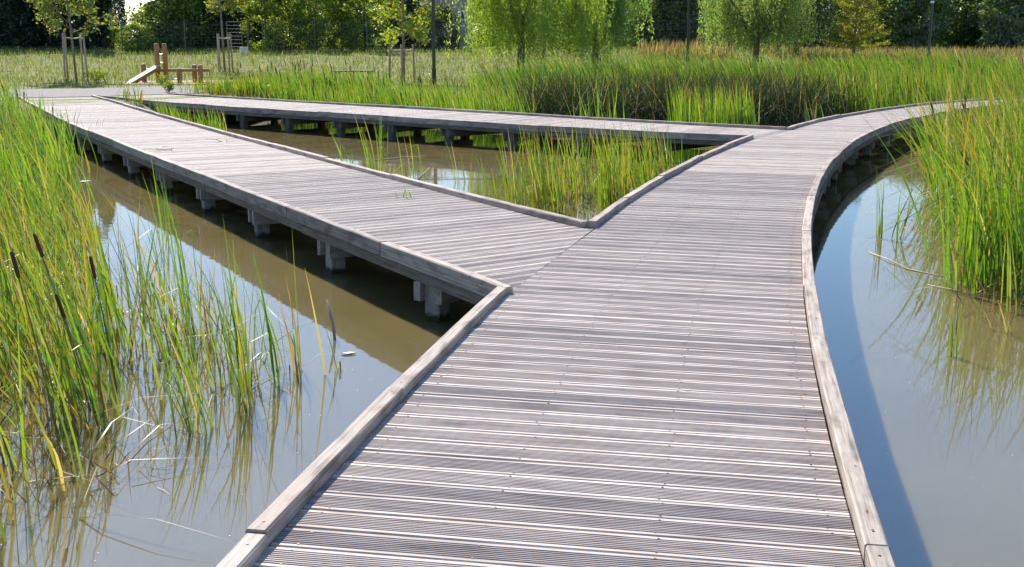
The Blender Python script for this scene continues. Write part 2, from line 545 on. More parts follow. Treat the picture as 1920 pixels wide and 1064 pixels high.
def line_hits(poly, p, d):
    P = np.asarray(poly); Q = np.roll(P, -1, axis=0)
    e = Q - P
    den = d[0] * e[:, 1] - d[1] * e[:, 0]
    den = np.where(abs(den) < 1e-12, 1e-12, den)
    w = P - p
    t = (w[:, 0] * e[:, 1] - w[:, 1] * e[:, 0]) / den
    s = (w[:, 0] * d[1] - w[:, 1] * d[0]) / den
    return np.sort(t[(s >= 0) & (s < 1)])

def plank_profile(grooves, wd):
    h = wd / 2
    pts = [(-h, -0.028), (-h, -0.003), (-h + 0.003, 0.0)]
    m = 0.017
    span = wd - 2 * m
    per = span / grooves
    for k in range(grooves):
        u = -h + m + k * per
        gw = per * (0.74 if grooves > 6 else 0.48)
        pts += [(u + (per-gw)/2, 0.0), (u + per/2, -0.0070), (u + (per+gw)/2, 0.0)]
    pts += [(h - 0.003, 0.0), (h, -0.003), (h, -0.028)]
    return pts

def build_planks(root, poly, centre, ang_fn, screws=None, start=0.0):
    C = np.asarray(centre, float)
    s = np.r_[0, np.cumsum(np.hypot(*np.diff(C, axis=0).T))]
    pos = start
    cnt = 0
    sv, sf = [], []
    while pos < s[-1]:
        c = np.array([np.interp(pos, s, C[:, 0]), np.interp(pos, s, C[:, 1])])
        c2 = np.array([np.interp(min(pos+.2, s[-1]), s, C[:, 0]), np.interp(min(pos+.2, s[-1]), s, C[:, 1])])
        c1 = np.array([np.interp(max(pos-.2, 0), s, C[:, 0]), np.interp(max(pos-.2, 0), s, C[:, 1])])
        tg = (c2 - c1) / np.linalg.norm(c2 - c1)
        a = ang_fn(pos / s[-1], c) + R(random.gauss(0, 0.10))
        d = np.array([math.cos(a), math.sin(a)])
        nrm = np.array([-d[1], d[0]])
        wd = 0.1408 + random.gauss(0, 0.0018)
        gr = 8 if c[1] < 14 else 5
        prof = plank_profile(gr, wd)
        zj = random.gauss(0, 0.0009)
        v, uv = [], []
        ok = True
        rows = []
        for (u, z) in prof:
            hits = line_hits(poly, c + nrm * u, d)
            if len(hits) < 2:
                ok = False
                break
            # the interval nearest to the centre
            k = np.searchsorted(hits, 0.0)
            if k == 0: k = 1
            if k >= len(hits): k = len(hits) - 1
            if len(hits) > 2 and k % 2 == 0: k = min(k + 1, len(hits) - 1)
            rows.append((hits[k-1] + 0.003, hits[k] - 0.003, u, z))
        if ok and min(r[1] - r[0] for r in rows) > 0.03 and max(r[1]-r[0] for r in rows) < 4.5:
            for e in (0, 1):
                for r in rows:
                    q = c + nrm * r[2] + d * r[e]
                    v.append((q[0], q[1], r[3] + zj))
                    uv.append((r[e], r[2]))
            n = len(rows)
            f = [(i, i+1, n+i+1, n+i) for i in range(n-1)]
            f.append((n-1, 0, n, 2*n-1))
            f.append(tuple(range(n-1, -1, -1)))
            f.append(tuple(range(n, 2*n)))
            po = mesh_obj('plank', v, f, M['plank'], root, (c[0], c[1], 0), uv)
            ga = po.data.attributes.new('groove', 'FLOAT', 'POINT')
            ga.data.foreach_set('value', np.array([1.0 if -0.02 < r[3] < -0.005 else 0.0 for r in rows] * 2, dtype=np.float32))
            cnt += 1
            if screws and c[1] < screws:
                L0, L1 = rows[n//2][0], rows[n//2][1]
                for fr in (0.045, 0.355, 0.655, 0.955):
                    for us in (-0.052, 0.052):
                        if random.random() < 0.12: continue
                        q = c + d * (L0 + (L1-L0) * (fr + random.gauss(0, 0.004))) + nrm * (us + random.gauss(0, .003))
                        k0 = len(sv)
                        for k in range(6):
                            sv.append((q[0] + .0050*math.cos(k*1.0472), q[1] + .0050*math.sin(k*1.0472), 0.0016 + zj))
                        sf.append(tuple(range(k0, k0+6)))
        pos += (0.1495 + random.choice((0, 0, 0, .001, .003)) + random.gauss(0, 0.0006)) / max(0.4, abs(tg @ nrm))
    if sv:
        o = mesh_obj('screw_heads', sv, sf, M['screw'], root, tuple(root.location))
        o['kind'] = 'stuff'
    return cnt

def sweep(name, root, inner, side, width, ztop, zbot, mat, set_in=0.0, step=2.05, gap=0.005, cham=0.006, jit=0.0036, first=None):
    """lumber pieces along a chain; side=+1 puts the width on the left of the chain"""
    P = np.asarray(inner, float)
    s = np.r_[0, np.cumsum(np.hypot(*np.diff(P, axis=0).T))]
    Ltot = s[-1]
    npc = max(1, round(Ltot / step))
    cuts = np.linspace(0, Ltot, npc + 1)
    if npc > 1: cuts[1:-1] += rng.uniform(-.35, .35, npc - 1)
    sv, sf = [], []
    for i in range(npc):
        a, b = cuts[i] + gap/2, cuts[i+1] - gap/2
        k = max(3, int((b - a) / 0.5) + 1)
        q = np.linspace(a, b, k)
        pts = np.stack([np.interp(q, s, P[:, 0]), np.interp(q, s, P[:, 1])], 1)
        # the pieces are nearly straight timbers: pull the points towards the chord
        ch = pts[0] + (pts[-1] - pts[0]) * np.linspace(0, 1, k)[:, None]
        pts = pts * 0.45 + ch * 0.55
        t = np.gradient(pts, axis=0); t /= np.linalg.norm(t, axis=1)[:, None]
        nr = np.stack([-t[:, 1], t[:, 0]], 1) * side
        lat = rng.normal(0, jit); dz = rng.normal(0, jit)
        tilt = rng.normal(0, jit * 0.8)
        sec = [(0, zbot), (0, ztop - cham), (cham, ztop), (width - cham, ztop), (width, ztop - cham), (width, zbot)]
        v, uv = [], []
        per = [0]
        for m_ in range(1, 6): per.append(per[-1] + math.hypot(sec[m_][0]-sec[m_-1][0], sec[m_][1]-sec[m_-1][1]))
        for j in range(k):
            wob = rng.normal(0, 0.0022)
            for m_, (u, z) in enumerate(sec):
                r = pts[j] + nr[j] * (u + set_in + lat)
                v.append((r[0], r[1], z + dz + tilt * (j/(k-1) - .5) + (wob if m_ in (2, 3) else 0)))
                uv.append((q[j], per[m_]))
        f = []
        for j in range(k-1):
            for m_ in range(6):
                m2 = (m_+1) % 6
                f.append((j*6+m_, j*6+m2, (j+1)*6+m2, (j+1)*6+m_))
        f.append(tuple(range(6)))
        f.append(tuple((k-1)*6 + m_ for m_ in range(5, -1, -1)))
        if side > 0:
            f = [tuple(reversed(x)) for x in f]
        mid = pts[k//2]
        mesh_obj(name, v, f, mat, root, (mid[0], mid[1], 0), uv)
        if name == 'kerb_beam' and mid[1] < 14:
            for fr in (0.04, 0.96):
                c0 = pts[0] + (pts[-1] - pts[0]) * fr + nr[k//2] * (width * .5 + rng.normal(0, .006))
                o0 = len(sv)
                for a_ in range(7):
                    sv.append((c0[0] + .0055*math.cos(a_*.8976), c0[1] + .0055*math.sin(a_*.8976), ztop + dz + tilt * (fr - .5) + .0035))
                sf.append(tuple(range(o0, o0 + 7)))
    if sv:
        o = mesh_obj('kerb_screws', sv, sf, M['screw'], root, tuple(root.location))
        o['kind'] = 'stuff'

def bents(root, left, right, start, step, zj=-0.136, both=True, inset=0.0, pm='post'):
    """pairs of posts with a clamping cross beam on either face; left/right are chains in the same direction"""
    L = np.asarray(left, float); Rr = np.asarray(right, float)
    s = np.r_[0, np.cumsum(np.hypot(*np.diff(L, axis=0).T))]
    pos = start
    while pos < s[-1]:
        p = np.array([np.interp(pos, s, L[:, 0]), np.interp(pos, s, L[:, 1])])
        k = np.argmin(np.hypot(*(Rr - p).T))
        q = Rr[k]
        if k in (0, len(Rr)-1) and np.hypot(*(q-p)) > 2.6:
            t0 = np.array([np.interp(pos+.1, s, L[:, 0]), np.interp(pos+.1, s, L[:, 1])]) - p
            t0 = t0 / (np.linalg.norm(t0) + 1e-9)
            q = p + np.array([t0[1], -t0[0]]) * 1.95
        d = (q - p); Ln = np.linalg.norm(d); d = d / Ln
        ang = math.atan2(d[1], d[0])
        n = np.array([-d[1], d[0]])
        for e in ((inset + 0.06), Ln - inset - 0.06):
            c = p + d * e
            zb = float(ground_z(np.array([c[0]]), np.array([c[1]]))[0]) - 0.1
            v, f = box_geo((c[0], c[1], zb), 0.135, 0.135, (zj - 0.002) - zb, ang + random.gauss(0, .02), 0.008)
            uv = [(a[2], (a[0]-c[0]) + (a[1]-c[1])) for a in v]
            mesh_obj('post', v, f, M[pm], root, (c[0], c[1], zb), uv)
        for sgn in (-1, 1):
            a0 = p + d * (inset - 0.05) + n * sgn * 0.100
            b0 = p + d * (Ln - inset + 0.05) + n * sgn * 0.100
            v, f = beam_geo((*a0, zj - 0.072), (*b0, zj - 0.072), 0.06, 0.14)
            uv = [(0 if i < 4 else Ln, (i % 4) * .1) for i in range(8)]
            mid = (a0 + b0) / 2
            mesh_obj('cross_beam', v, f, M[pm], root, (mid[0], mid[1], zj), uv)
        pos += step + random.uniform(-.08, .08)

def interp_ang(keys):
    xs = [k[0] for k in keys]; ys = [R(k[1]) for k in keys]
    return lambda y: float(np.interp(y, xs, ys))

# main walk
main = empty('boardwalk', (1.0, 6.0, 0), 'grooved grey plank boardwalk in the foreground curving away to the right', 'boardwalk', 'boardwalks over the pond')
main_poly = np.concatenate([A_in, D_in, G_in, H_in[::-1]])
main_c = smooth([(-0.66, -2.4), (-0.26, 0.5), (-.05, 2), (0.2, 3.6), (0.52, 5.3), (0.9, 7.2), (1.4, 9.3), (1.95, 11.4), (2.65, 13.8), (3.45, 16.2), (4.5, 18.8), (5.6, 20.9), (6.9, 22.9), (8.5, 25.0), (10.1, 26.9), (12.2, 29.0), (15.2, 31.5)], 3)
am = interp_ang([(-2.5, -9), (3, -10.5), (4.7, -11.6), (6.5, -13.8), (9, -15.5), (14, -17), (19, -19), (24, -24), (32, -32)])
n_main = build_planks(main, main_poly, main_c, lambda f, c: am(c[1]), screws=13.0)
ZK, ZKB, ZJB = 0.050, -0.058, -0.136
sweep('kerb_beam', main, A_in, +1, KW, ZK, ZKB, M['kerb'])
sweep('kerb_beam', main, D_in, +1, KW, ZK, ZKB, M['kerb'])
sweep('kerb_beam', main, G_in, +1, KW, ZK, ZKB, M['kerb'])
sweep('kerb_beam', main, H_in, -1, KW, ZK, ZKB, M['kerb'])
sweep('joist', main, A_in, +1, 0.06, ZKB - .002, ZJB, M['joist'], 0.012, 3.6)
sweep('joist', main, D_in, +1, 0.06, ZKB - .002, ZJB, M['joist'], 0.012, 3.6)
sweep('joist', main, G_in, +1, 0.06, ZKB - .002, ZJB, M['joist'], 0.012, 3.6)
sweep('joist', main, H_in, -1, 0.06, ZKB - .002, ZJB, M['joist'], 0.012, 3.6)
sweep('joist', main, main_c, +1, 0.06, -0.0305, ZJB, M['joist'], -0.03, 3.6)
bents(main, np.concatenate([A_in, D_in, G_in])[::-1][::-1], H_in, 0.4, 2.0)

# branch to the left
left = empty('boardwalk', (-5.0, 17.0, 0), 'long straight plank boardwalk branching off to the gravel path at left', 'boardwalk', 'boardwalks over the pond')
left_poly = np.concatenate([[(0.0, 7.345)], B_in[1:], C_in[:0:-1], [(0.66, 9.82), (0.712, 9.90)]])
left_c = (lambda n: np.stack([np.interp(np.linspace(0, 1, n), np.linspace(0, 1, len(B_in)), B_in[:, k]) for k in (0, 1)], 1))(40)
Cc = []
for b in left_c:
    k = np.argmin(np.hypot(*(C_in - b).T)); Cc.append((b + C_in[k]) / 2)
left_c = np.array([(-0.30, 6.9)] + [c for c in Cc if c[1] > 9.6])
al = interp_ang([(7, 36), (10, 33), (14, 31), (20, 27), (31, 24)])
n_left = build_planks(left, left_poly, smooth(left_c, 2), lambda f, c: al(c[1]), screws=11.0, start=0.2)
sweep('kerb_beam', left, B_in, +1, KW, ZK, ZKB, M['kerb'], jit=0.003)
sweep('kerb_beam', left, C_in, -1, KW, ZK, ZKB, M['kerb'], jit=0.003)
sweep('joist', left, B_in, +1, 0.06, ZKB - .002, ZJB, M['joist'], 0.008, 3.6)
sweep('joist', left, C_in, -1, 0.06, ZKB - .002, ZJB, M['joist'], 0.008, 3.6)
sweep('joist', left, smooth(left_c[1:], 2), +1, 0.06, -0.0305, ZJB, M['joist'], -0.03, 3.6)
bents(left, B_in, C_in, 1.15, 2.06)

# far cross walk
cross = empty('boardwalk', (-3.0, 26.0, 0), 'far plank boardwalk crossing behind the triangular reed pool', 'boardwalk', 'boardwalks over the pond')
cross_poly = np.concatenate([[(3.85, 18.81)], E_in[1:], F_in[:0:-1], [(4.83, 20.50)]])
Ec = []
for e in E_in[::3]:
    k = np.argmin(np.hypot(*(F_in - e).T)); Ec.append((e + F_in[k]) / 2)
cross_c = np.array([(4.5, 19.3)] + [tuple(c) for c in Ec if c[0] < 3.3] + [(-10.45, 32.6)])
ax_ = interp_ang([(-10.5, 47), (-2, 55), (4.8, 60.5)])
n_cross = build_planks(cross, cross_poly, cross_c, lambda f, c: ax_(c[0]), start=0.1)
sweep('kerb_beam', cross, E_in, +1, KW, ZK, ZKB, M['kerb'])
sweep('kerb_beam', cross, F_in, -1, KW, ZK, ZKB, M['kerb'])
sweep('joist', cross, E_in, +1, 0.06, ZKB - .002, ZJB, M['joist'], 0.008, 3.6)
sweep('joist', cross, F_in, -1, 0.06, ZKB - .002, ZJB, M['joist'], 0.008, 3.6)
bents(cross, E_in, F_in, 1.5, 1.6, zj=-0.136, pm='joist')
print('planks', n_main, n_left, n_cross)

# ------------------------------------------------------------------ reeds
PAL = {
    'bright': np.array([(0.125, 0.26, 0.016), (0.18, 0.31, 0.020), (0.095, 0.215, 0.018), (0.27, 0.34, 0.028), (0.15, 0.29, 0.022), (0.085, 0.185, 0.018)]),
    'warm': np.array([(0.17, 0.27, 0.018), (0.27, 0.31, 0.024), (0.38, 0.27, 0.035), (0.12, 0.23, 0.016), (0.21, 0.30, 0.020), (0.34, 0.21, 0.035), (0.11, 0.21, 0.018)]),
    'right': np.array([(0.14, 0.26, 0.018), (0.20, 0.30, 0.022), (0.26, 0.29, 0.03), (0.11, 0.22, 0.016), (0.18, 0.28, 0.020), (0.34, 0.24, 0.035), (0.10, 0.20, 0.018), (0.08, 0.16, 0.02)]),
    'dark': np.array([(0.036, 0.066, 0.028), (0.05, 0.08, 0.030), (0.03, 0.055, 0.026), (0.07, 0.09, 0.04), (0.055, 0.08, 0.035)]),
    'field': np.array([(0.125, 0.26, 0.016), (0.18, 0.30, 0.020), (0.095, 0.215, 0.018), (0.22, 0.30, 0.028), (0.06, 0.12, 0.02), (0.085, 0.185, 0.018), (0.05, 0.10, 0.022), (0.20, 0.24, 0.04)]),
    'litter': np.array([(0.20, 0.135, 0.07), (0.15, 0.10, 0.055), (0.26, 0.18, 0.09), (0.12, 0.085, 0.05)]),
    'sedgemix': np.array([(0.036, 0.066, 0.028), (0.05, 0.08, 0.030), (0.03, 0.055, 0.026), (0.07, 0.09, 0.04), (0.055, 0.08, 0.035), (0.10, 0.15, 0.03), (0.14, 0.18, 0.04)]),
    'dry': np.array([(0.42, 0.33, 0.19), (0.34, 0.25, 0.14), (0.24, 0.16, 0.09), (0.50, 0.42, 0.27)]),
    'meadow': np.array([(0.17, 0.21, 0.07), (0.21, 0.24, 0.095), (0.14, 0.195, 0.055), (0.27, 0.275, 0.14), (0.34, 0.31, 0.19), (0.16, 0.22, 0.06)]),
    'rust': np.array([(0.30, 0.21, 0.145), (0.26, 0.18, 0.125), (0.33, 0.25, 0.17), (0.20, 0.18, 0.09), (0.15, 0.17, 0.06)]),
}

def blades(base, h, lean, ldir, width, cols, segs=5, fold=0.08, tipbrown=0.25, basebrown=0.10, face=None):
    """ribbon leaves. base (n,3); h, lean, ldir (angle), width (n,); cols (n,3) -> verts, faces, cols"""
    n = len(base)
    t = np.linspace(0, 1, segs + 1)[None, :]
    h = h[:, None]; lean = lean[:, None]
    hx = lean * t ** 1.7
    zz = t * (1 - 0.28 * lean ** 2 * t)
    fo = rng.random(n) < fold
    tb = rng.uniform(0.35, 0.75, n)[:, None]
    over = np.clip(t - tb, 0, 1)
    zz = np.where(fo[:, None] & (t > tb), tb - over * rng.uniform(0.1, 1.0, n)[:, None], zz)
    hx = np.where(fo[:, None] & (t > tb), hx + over * 0.8, hx)
    cx, sx = np.cos(ldir)[:, None], np.sin(ldir)[:, None]
    wig = rng.normal(0, 0.012, (n, 1)) * np.sin(t * 5 + rng.uniform(0, 6, (n, 1)))
    px = base[:, 0:1] + h * (hx * cx - wig * sx)
    py = base[:, 1:2] + h * (hx * sx + wig * cx)
    pz = base[:, 2:3] + h * zz
    P = np.stack([px, py, pz], 2)
    if face is None:
        face = rng.uniform(0, math.pi, n)
    wv = width[:, None] * np.minimum(1.0, (1.02 - t) * 2.2) * np.minimum(1, 0.55 + t * 2.5) * 0.5
    tw = face[:, None] + rng.normal(0, 0.5, (n, 1)) * t
    wx, wy = np.cos(tw) * wv, np.sin(tw) * wv
    D = np.stack([wx, wy, np.zeros_like(wx)], 2)
    V = np.stack([P - D, P + D], 2).reshape(-1, 3)
    m = (segs + 1) * 2
    b = np.arange(n)[:, None] * m
    k = np.arange(segs)[None, :] * 2
    F = np.stack([b + k, b + k + 1, b + k + 3, b + k + 2], 2).reshape(-1, 4)
    c = np.repeat(cols[:, None, :], segs + 1, axis=1)
    tt = t[:, :, None]
    dry = PAL['dry'][rng.integers(0, 3, n)][:, None, :]
    bb = np.clip((basebrown - tt) / max(basebrown, 1e-3) * 1.3, 0, 1)
    c = c * (1 - bb) + dry * bb * 0.75
    tip = (rng.random(n) < tipbrown)[:, None, None]
    tcol = np.array([0.48, 0.24, 0.05])[None, None, :]
    tf = np.clip((tt - 0.72) / 0.28, 0, 1) * tip
    c = c * (1 - tf) + tcol * tf
    c = np.repeat(c[:, :, None, :], 2, axis=2).reshape(-1, 3)
    return V, F, c

def cat(parts):
    Vs, Fs, Cs = [], [], []
    o = 0
    for v, f, c in parts:
        Vs.append(v); Fs.append(f + o); Cs.append(c); o += len(v)
    return np.concatenate(Vs), np.concatenate(Fs), np.concatenate(Cs)

def pick(pal, n, dry=0.0, vary=0.18):
    c = PAL[pal][rng.integers(0, len(PAL[pal]), n)]
    if dry > 0:
        k = rng.random(n) < dry
        c = np.where(k[:, None], PAL['dry'][rng.integers(0, 4, n)], c)
    return c * rng.uniform(1 - vary, 1 + vary, (n, 1))

def in_poly(P, n):
    P = np.asarray(P, float)
    lo, hi = P.min(0), P.max(0)
    out = np.zeros((0, 2))
    while len(out) < n:
        q = rng.uniform(lo, hi, (n * 2, 2))
        q = q[poly_sd(P, q[:, 0], q[:, 1]) > 0]
        out = np.concatenate([out, q])
    return out[:n]

def clumpy(P, n, per=14, spread=0.13):
    """points gathered into tufts"""
    c = in_poly(P, max(1, n // per))
    q = c[rng.integers(0, len(c), n)] + rng.normal(0, spread, (n, 2))
    return q

DECKS = [main_poly, left_poly, cross_poly]
def off_deck(q, mar=0.12):
    k = np.ones(len(q), bool)
    for P in DECKS:
        k &= poly_sd(P, q[:, 0], q[:, 1]) < -mar
    return q[k]

def seed_heads(q, z0, h, lean, ldir, r=0.011, ln=0.15):
    """brown cattail heads as small prisms that continue a stem"""
    n = len(q)
    ax = np.stack([lean * np.cos(ldir), lean * np.sin(ldir), np.ones(n)], 1)
    ax /= np.linalg.norm(ax, axis=1)[:, None]
    base = np.c_[q, z0]
    top = base + ax * h[:, None]
    levels = [(-1.0, 0.003), (-0.35, 0.003), (-0.33, r), (-0.20, r), (-0.185, 0.003), (-0.06, 0.002)]
    V = []
    rr = []
    for k, rad in levels:
        if k == -1.0:
            p = base
        else:
            p = top + ax * ((k + 0.33) / 0.13 * ln + (0 if k >= -0.33 else 0))[:, None] if False else top + ax * ((k + 0.2) * (ln / 0.13))
        ring = []
        for a in range(5):
            ring.append(p + np.array([math.cos(a*1.2566), math.sin(a*1.2566), 0]) * rad)
        V.append(np.stack(ring, 1))
    V = np.stack(V, 1)
    nl = len(levels)
    V = V.reshape(-1, 3)
    b = (np.arange(n) * nl * 5)[:, None, None]
    l = (np.arange(nl-1) * 5)[None, :, None]
    a = np.arange(5)[None, None, :]
    a2 = (a + 1) % 5
    F = np.stack([b+l+a, b+l+a2, b+l+5+a2, b+l+5+a], 3).reshape(-1, 4)
    C = np.zeros((n, nl, 5, 3))
    C[:] = (0.14, 0.16, 0.05)
    C[:, 2:4] = (0.085, 0.036, 0.02)
    C[:, 4:] = (0.30, 0.20, 0.10)
    return V, F, C.reshape(-1, 3)

def reed_bed(name, label, poly, n, hr, pal, lean=(0.25, 0.12), ldir=(math.pi, 0.7), width=(0.009, 0.016), dry=0.06, segs=5, per=14, spread=0.13, fold=0.1, heads=0, tip=0.25, hfun=None, basebrown=0.1, drybottom=0, cats='reeds', mat='reed'):
    q = off_deck(clumpy(poly, n, per, spread))
    n = len(q)
    z = np.minimum(ground_z(q[:, 0], q[:, 1]), 2)
    h = rng.uniform(hr[0], hr[1], n) * rng.choice([1, 1, 1, 0.75, 0.55], n)
    if hfun is not None:
        h = h * hfun(q)
    h = h + np.maximum(0, ZW - z)
    ln = np.abs(rng.normal(lean[0], lean[1], n))
    ld = rng.normal(ldir[0], ldir[1], n)
    parts = [blades(np.c_[q, z], h, ln, ld, rng.uniform(width[0], width[1], n), pick(pal, n, dry), segs, fold, tip, basebrown)]
    if drybottom:
        q2 = off_deck(clumpy(poly, drybottom, per, spread * 1.3))
        m = len(q2)
        z2 = ground_z(q2[:, 0], q2[:, 1])
        parts.append(blades(np.c_[q2, z2], rng.uniform(0.3, 0.8, m) * hr[1] * 0.7, np.abs(rng.normal(0.8, 0.4, m)), rng.uniform(0, 6.28, m), rng.uniform(width[0], width[1], m) * 0.8,
                            PAL['litter'][rng.integers(0, 4, m)] * rng.uniform(.6, 1.1, (m, 1)), 4, 0.4, 0, 0.01))
    if heads:
        k = rng.choice(n, heads, replace=False)
        parts.append(seed_heads(q[k], z[k], (h[k] * 0 + hr[1] * rng.uniform(0.72, 0.98, heads)), ln[k] * 0.6 + 0.05, ld[k]))
    v, f, c = cat(parts)
    loc = (float(q[:, 0].mean()), float(q[:, 1].mean()), float(z.min()))
    o = quads_obj(name, v, f, c, M[mat], None, loc)
    return tag(o, label, cats, kind='stuff')

PI = math.pi
# left shore, near the camera
reed_bed('reed_bed', 'tall dense green reeds filling the left foreground beside the open water',
         [(-1.88, 4.35), (-2.0, 5.2), (-2.2, 6.2), (-2.4, 7.2), (-3.05, 8.6), (-3.8, 10.4), (-4.5, 11.9), (-8.5, 12.5), (-7, 8), (-4.5, 5), (-3.0, 3.4), (-2.3, 3.6)],
         3300, (0.72, 1.22), 'right', (0.32, 0.17), (PI * 0.97, 0.85), (0.007, 0.017), 0.11, 6, 12, 0.10, 0.09, 0, 0.28, drybottom=1500, basebrown=0.24)
reed_bed('reed_fringe', 'sparse fringe of reeds and brown dead stalks at the left water edge',
         [(-2.05, 5.1), (-1.75, 5.5), (-1.45, 6.1), (-1.25, 6.8), (-1.35, 7.3), (-1.75, 7.5), (-2.3, 8.6), (-3.0, 9.8), (-3.6, 10.6), (-3.3, 9.2), (-2.5, 7.6), (-2.2, 6.2)],
         130, (0.35, 0.9), 'right', (0.28, 0.18), (PI * 0.95, 1.0), (0.006, 0.013), 0.22, 6, 6, 0.06, 0.14, 0, 0.3, drybottom=170, basebrown=0.3)
reed_bed('reed_bed', 'reeds along the left kerb of the branch boardwalk running to the path',
         [(-4.5, 11.9), (-5.3, 13.9), (-6.3, 16.6), (-6.95, 18.6), (-7.6, 20.2), (-8.6, 22), (-10.4, 25.2), (-12.6, 29.6), (-14.5, 30), (-17, 24), (-13, 15), (-8.5, 12)],
         6500, (0.7, 1.08), 'bright', (0.26, 0.14), (PI * 0.97, 0.8), (0.013, 0.025), 0.06, 5, 12, 0.14, 0.08, 30, 0.2, drybottom=800)
reed_bed('reed_bed', 'low reeds squeezed between the two boardwalks near the path',
         [(-8.6, 27.9), (-8.3, 27.0), (-7.1, 24.9), (-6.2, 23.2), (-5.7, 23.6), (-6.3, 25.9), (-8.0, 27.7)], 420, (0.40, 0.66), 'bright', (0.2, 0.1), (PI, 1.0), (0.012, 0.022), 0.08, 5, 9, 0.10, 0.08, 0, 0.3)
# triangular pool
reed_bed('reed_bed', 'upright reed stand in the middle of the triangular pool',
         [(-0.1, 13.95), (0.5, 13.3), (1.2, 13.6), (1.75, 14.4), (2.2, 16.0), (1.7, 16.6), (0.9, 15.6), (0.0, 15.2)],
         760, (0.62, 1.05), 'right', (0.17, 0.11), (PI * 0.9, 1.3), (0.008, 0.015), 0.07, 6, 7, 0.06, 0.12, 0, 0.25, drybottom=230)
# behind the cross walk
reed_bed('reed_bed', 'bright reed belt with brown cattail heads behind the far boardwalk',
         [(-8.4, 33.4), (-4.4, 29.2), (-1.6, 26.8), (0.1, 25.4), (0.6, 27), (0.0, 30.5), (-2.5, 32.8), (-6.5, 34.8)],
         7600, (0.62, 0.98), 'bright', (0.20, 0.10), (PI * 0.95, 0.7), (0.014, 0.025), 0.05, 5, 12, 0.17, 0.05, 130, 0.18, drybottom=500,
         hfun=lambda q: 0.62 + 0.38 * sstep(-8.5, -3.5, q[:, 0]))
reed_bed('reed_bed', 'broad field of tall green reeds filling the back of the pond at right',
         [(1.8, 29.5), (6.5, 30.2), (9.5, 31.5), (13, 33.5), (22, 33), (28, 36), (24, 43), (8, 42), (0.5, 38.5), (-1.2, 33.5), (0.6, 30.5)],
         16000, (0.88, 1.28), 'field', (0.42, 0.16), (PI * 0.95, 0.5), (0.018, 0.032), 0.03, 5, 14, 0.25, 0.05, 90, 0.14,
         hfun=lambda q: (0.84 + 0.14 * sstep(30, 40, q[:, 1])) * (1 + 0.16 * np.sin(q[:, 0] * 1.1 + 1.7 * np.sin(q[:, 1] * .8)) * np.sin(q[:, 1] * 0.9 + q[:, 0] * .35)))
reed_bed('sedge_bank', 'dark drooping sedge bank at the back shore of the pond',
         [(0.2, 27.0), (2.0, 26.0), (4.4, 26.4), (6.2, 27.6), (7.6, 28.4), (9.0, 30.2), (6.5, 31.3), (0.4, 30.2)],
         6500, (1.05, 1.45), 'dark', (0.42, 0.2), (-PI * 0.55, 1.0), (0.014, 0.026), 0.10, 6, 14, 0.2, 0.32, 0, 0.1, drybottom=900, cats='sedge', mat='sedge')
reed_bed('reed_bed', 'bright upright reeds standing in front of the dark sedge bank',
         [(3.3, 23.6), (4.4, 23.0), (5.0, 23.8), (4.9, 24.8), (3.5, 24.9)], 620, (0.8, 1.2), 'bright', (0.10, 0.06), (PI, 0.9), (0.012, 0.022), 0.03, 5, 9, 0.10, 0.04, 0, 0.3)
reed_bed('reed_bed', 'green reeds along the outer bend of the curving boardwalk',
         [(9.0, 28.6), (10.2, 29.9), (13, 32.2), (17, 34.5), (19, 33.5), (13, 36), (9, 33), (7.8, 30.0)], 3600, (0.9, 1.35), 'field', (0.2, 0.1), (PI, 0.7), (0.014, 0.025), 0.05, 5, 12, 0.15, 0.05, 25, 0.2)
# right shore
reed_bed('reed_bed', 'leaning yellow green reed mass on the right shore by the water',
         [(3.95, 9.1), (4.1, 10.3), (4.75, 12.3), (5.5, 14.9), (6.6, 18.2), (7.7, 20.4), (8.9, 22.3), (10.0, 24.0), (11.9, 26), (17, 28.5), (20, 24), (14, 14), (9, 8), (5.2, 8.0)],
         13500, (1.05, 1.62), 'right', (0.34, 0.19), (PI * 0.98, 0.9), (0.010, 0.021), 0.08, 6, 13, 0.16, 0.2, 16, 0.22, drybottom=1900)
reed_bed('reed_bed', 'upright green reeds at the water edge of the right shore',
         [(3.68, 8.55), (3.62, 9.3), (4.1, 10.3), (4.5, 9.4), (4.6, 8.2), (4.0, 8.0)], 300, (0.75, 1.25), 'bright', (0.12, 0.08), (PI, 1.2), (0.009, 0.017), 0.05, 6, 8, 0.08, 0.1, 0, 0.2, drybottom=160)

# individual clumps standing in open water
def clump(xy, nb, hmax, label, spread=0.05, lean=0.18, pal='bright', ldir=PI, fold=0.12, dry=0.08, group='reed clumps standing in the open water', wmul=1.0):
    z0 = float(ground_z(np.array([xy[0]]), np.array([xy[1]]))[0])
    root = empty('reed_clump', (xy[0], xy[1], z0), label, 'reeds', group)
    q = np.array(xy)[None, :] + rng.normal(0, spread, (nb, 2))
    h = hmax * 1.12 * rng.uniform(0.45, 1.0, nb) + (ZW - z0)
    for i in range(nb):
        v, f, c = blades(np.array([[q[i, 0], q[i, 1], z0]]), h[i:i+1], np.abs(rng.normal(lean, lean * 0.6, 1)), rng.normal(ldir, 0.9, 1),
                         rng.uniform(0.008, 0.014, 1) * wmul, pick(pal, 1, dry), 6, fold, 0.3, 0.22)
        quads_obj('blade', v, f, c, M['reed'], root, (float(q[i, 0]), float(q[i, 1]), z0))
    return root

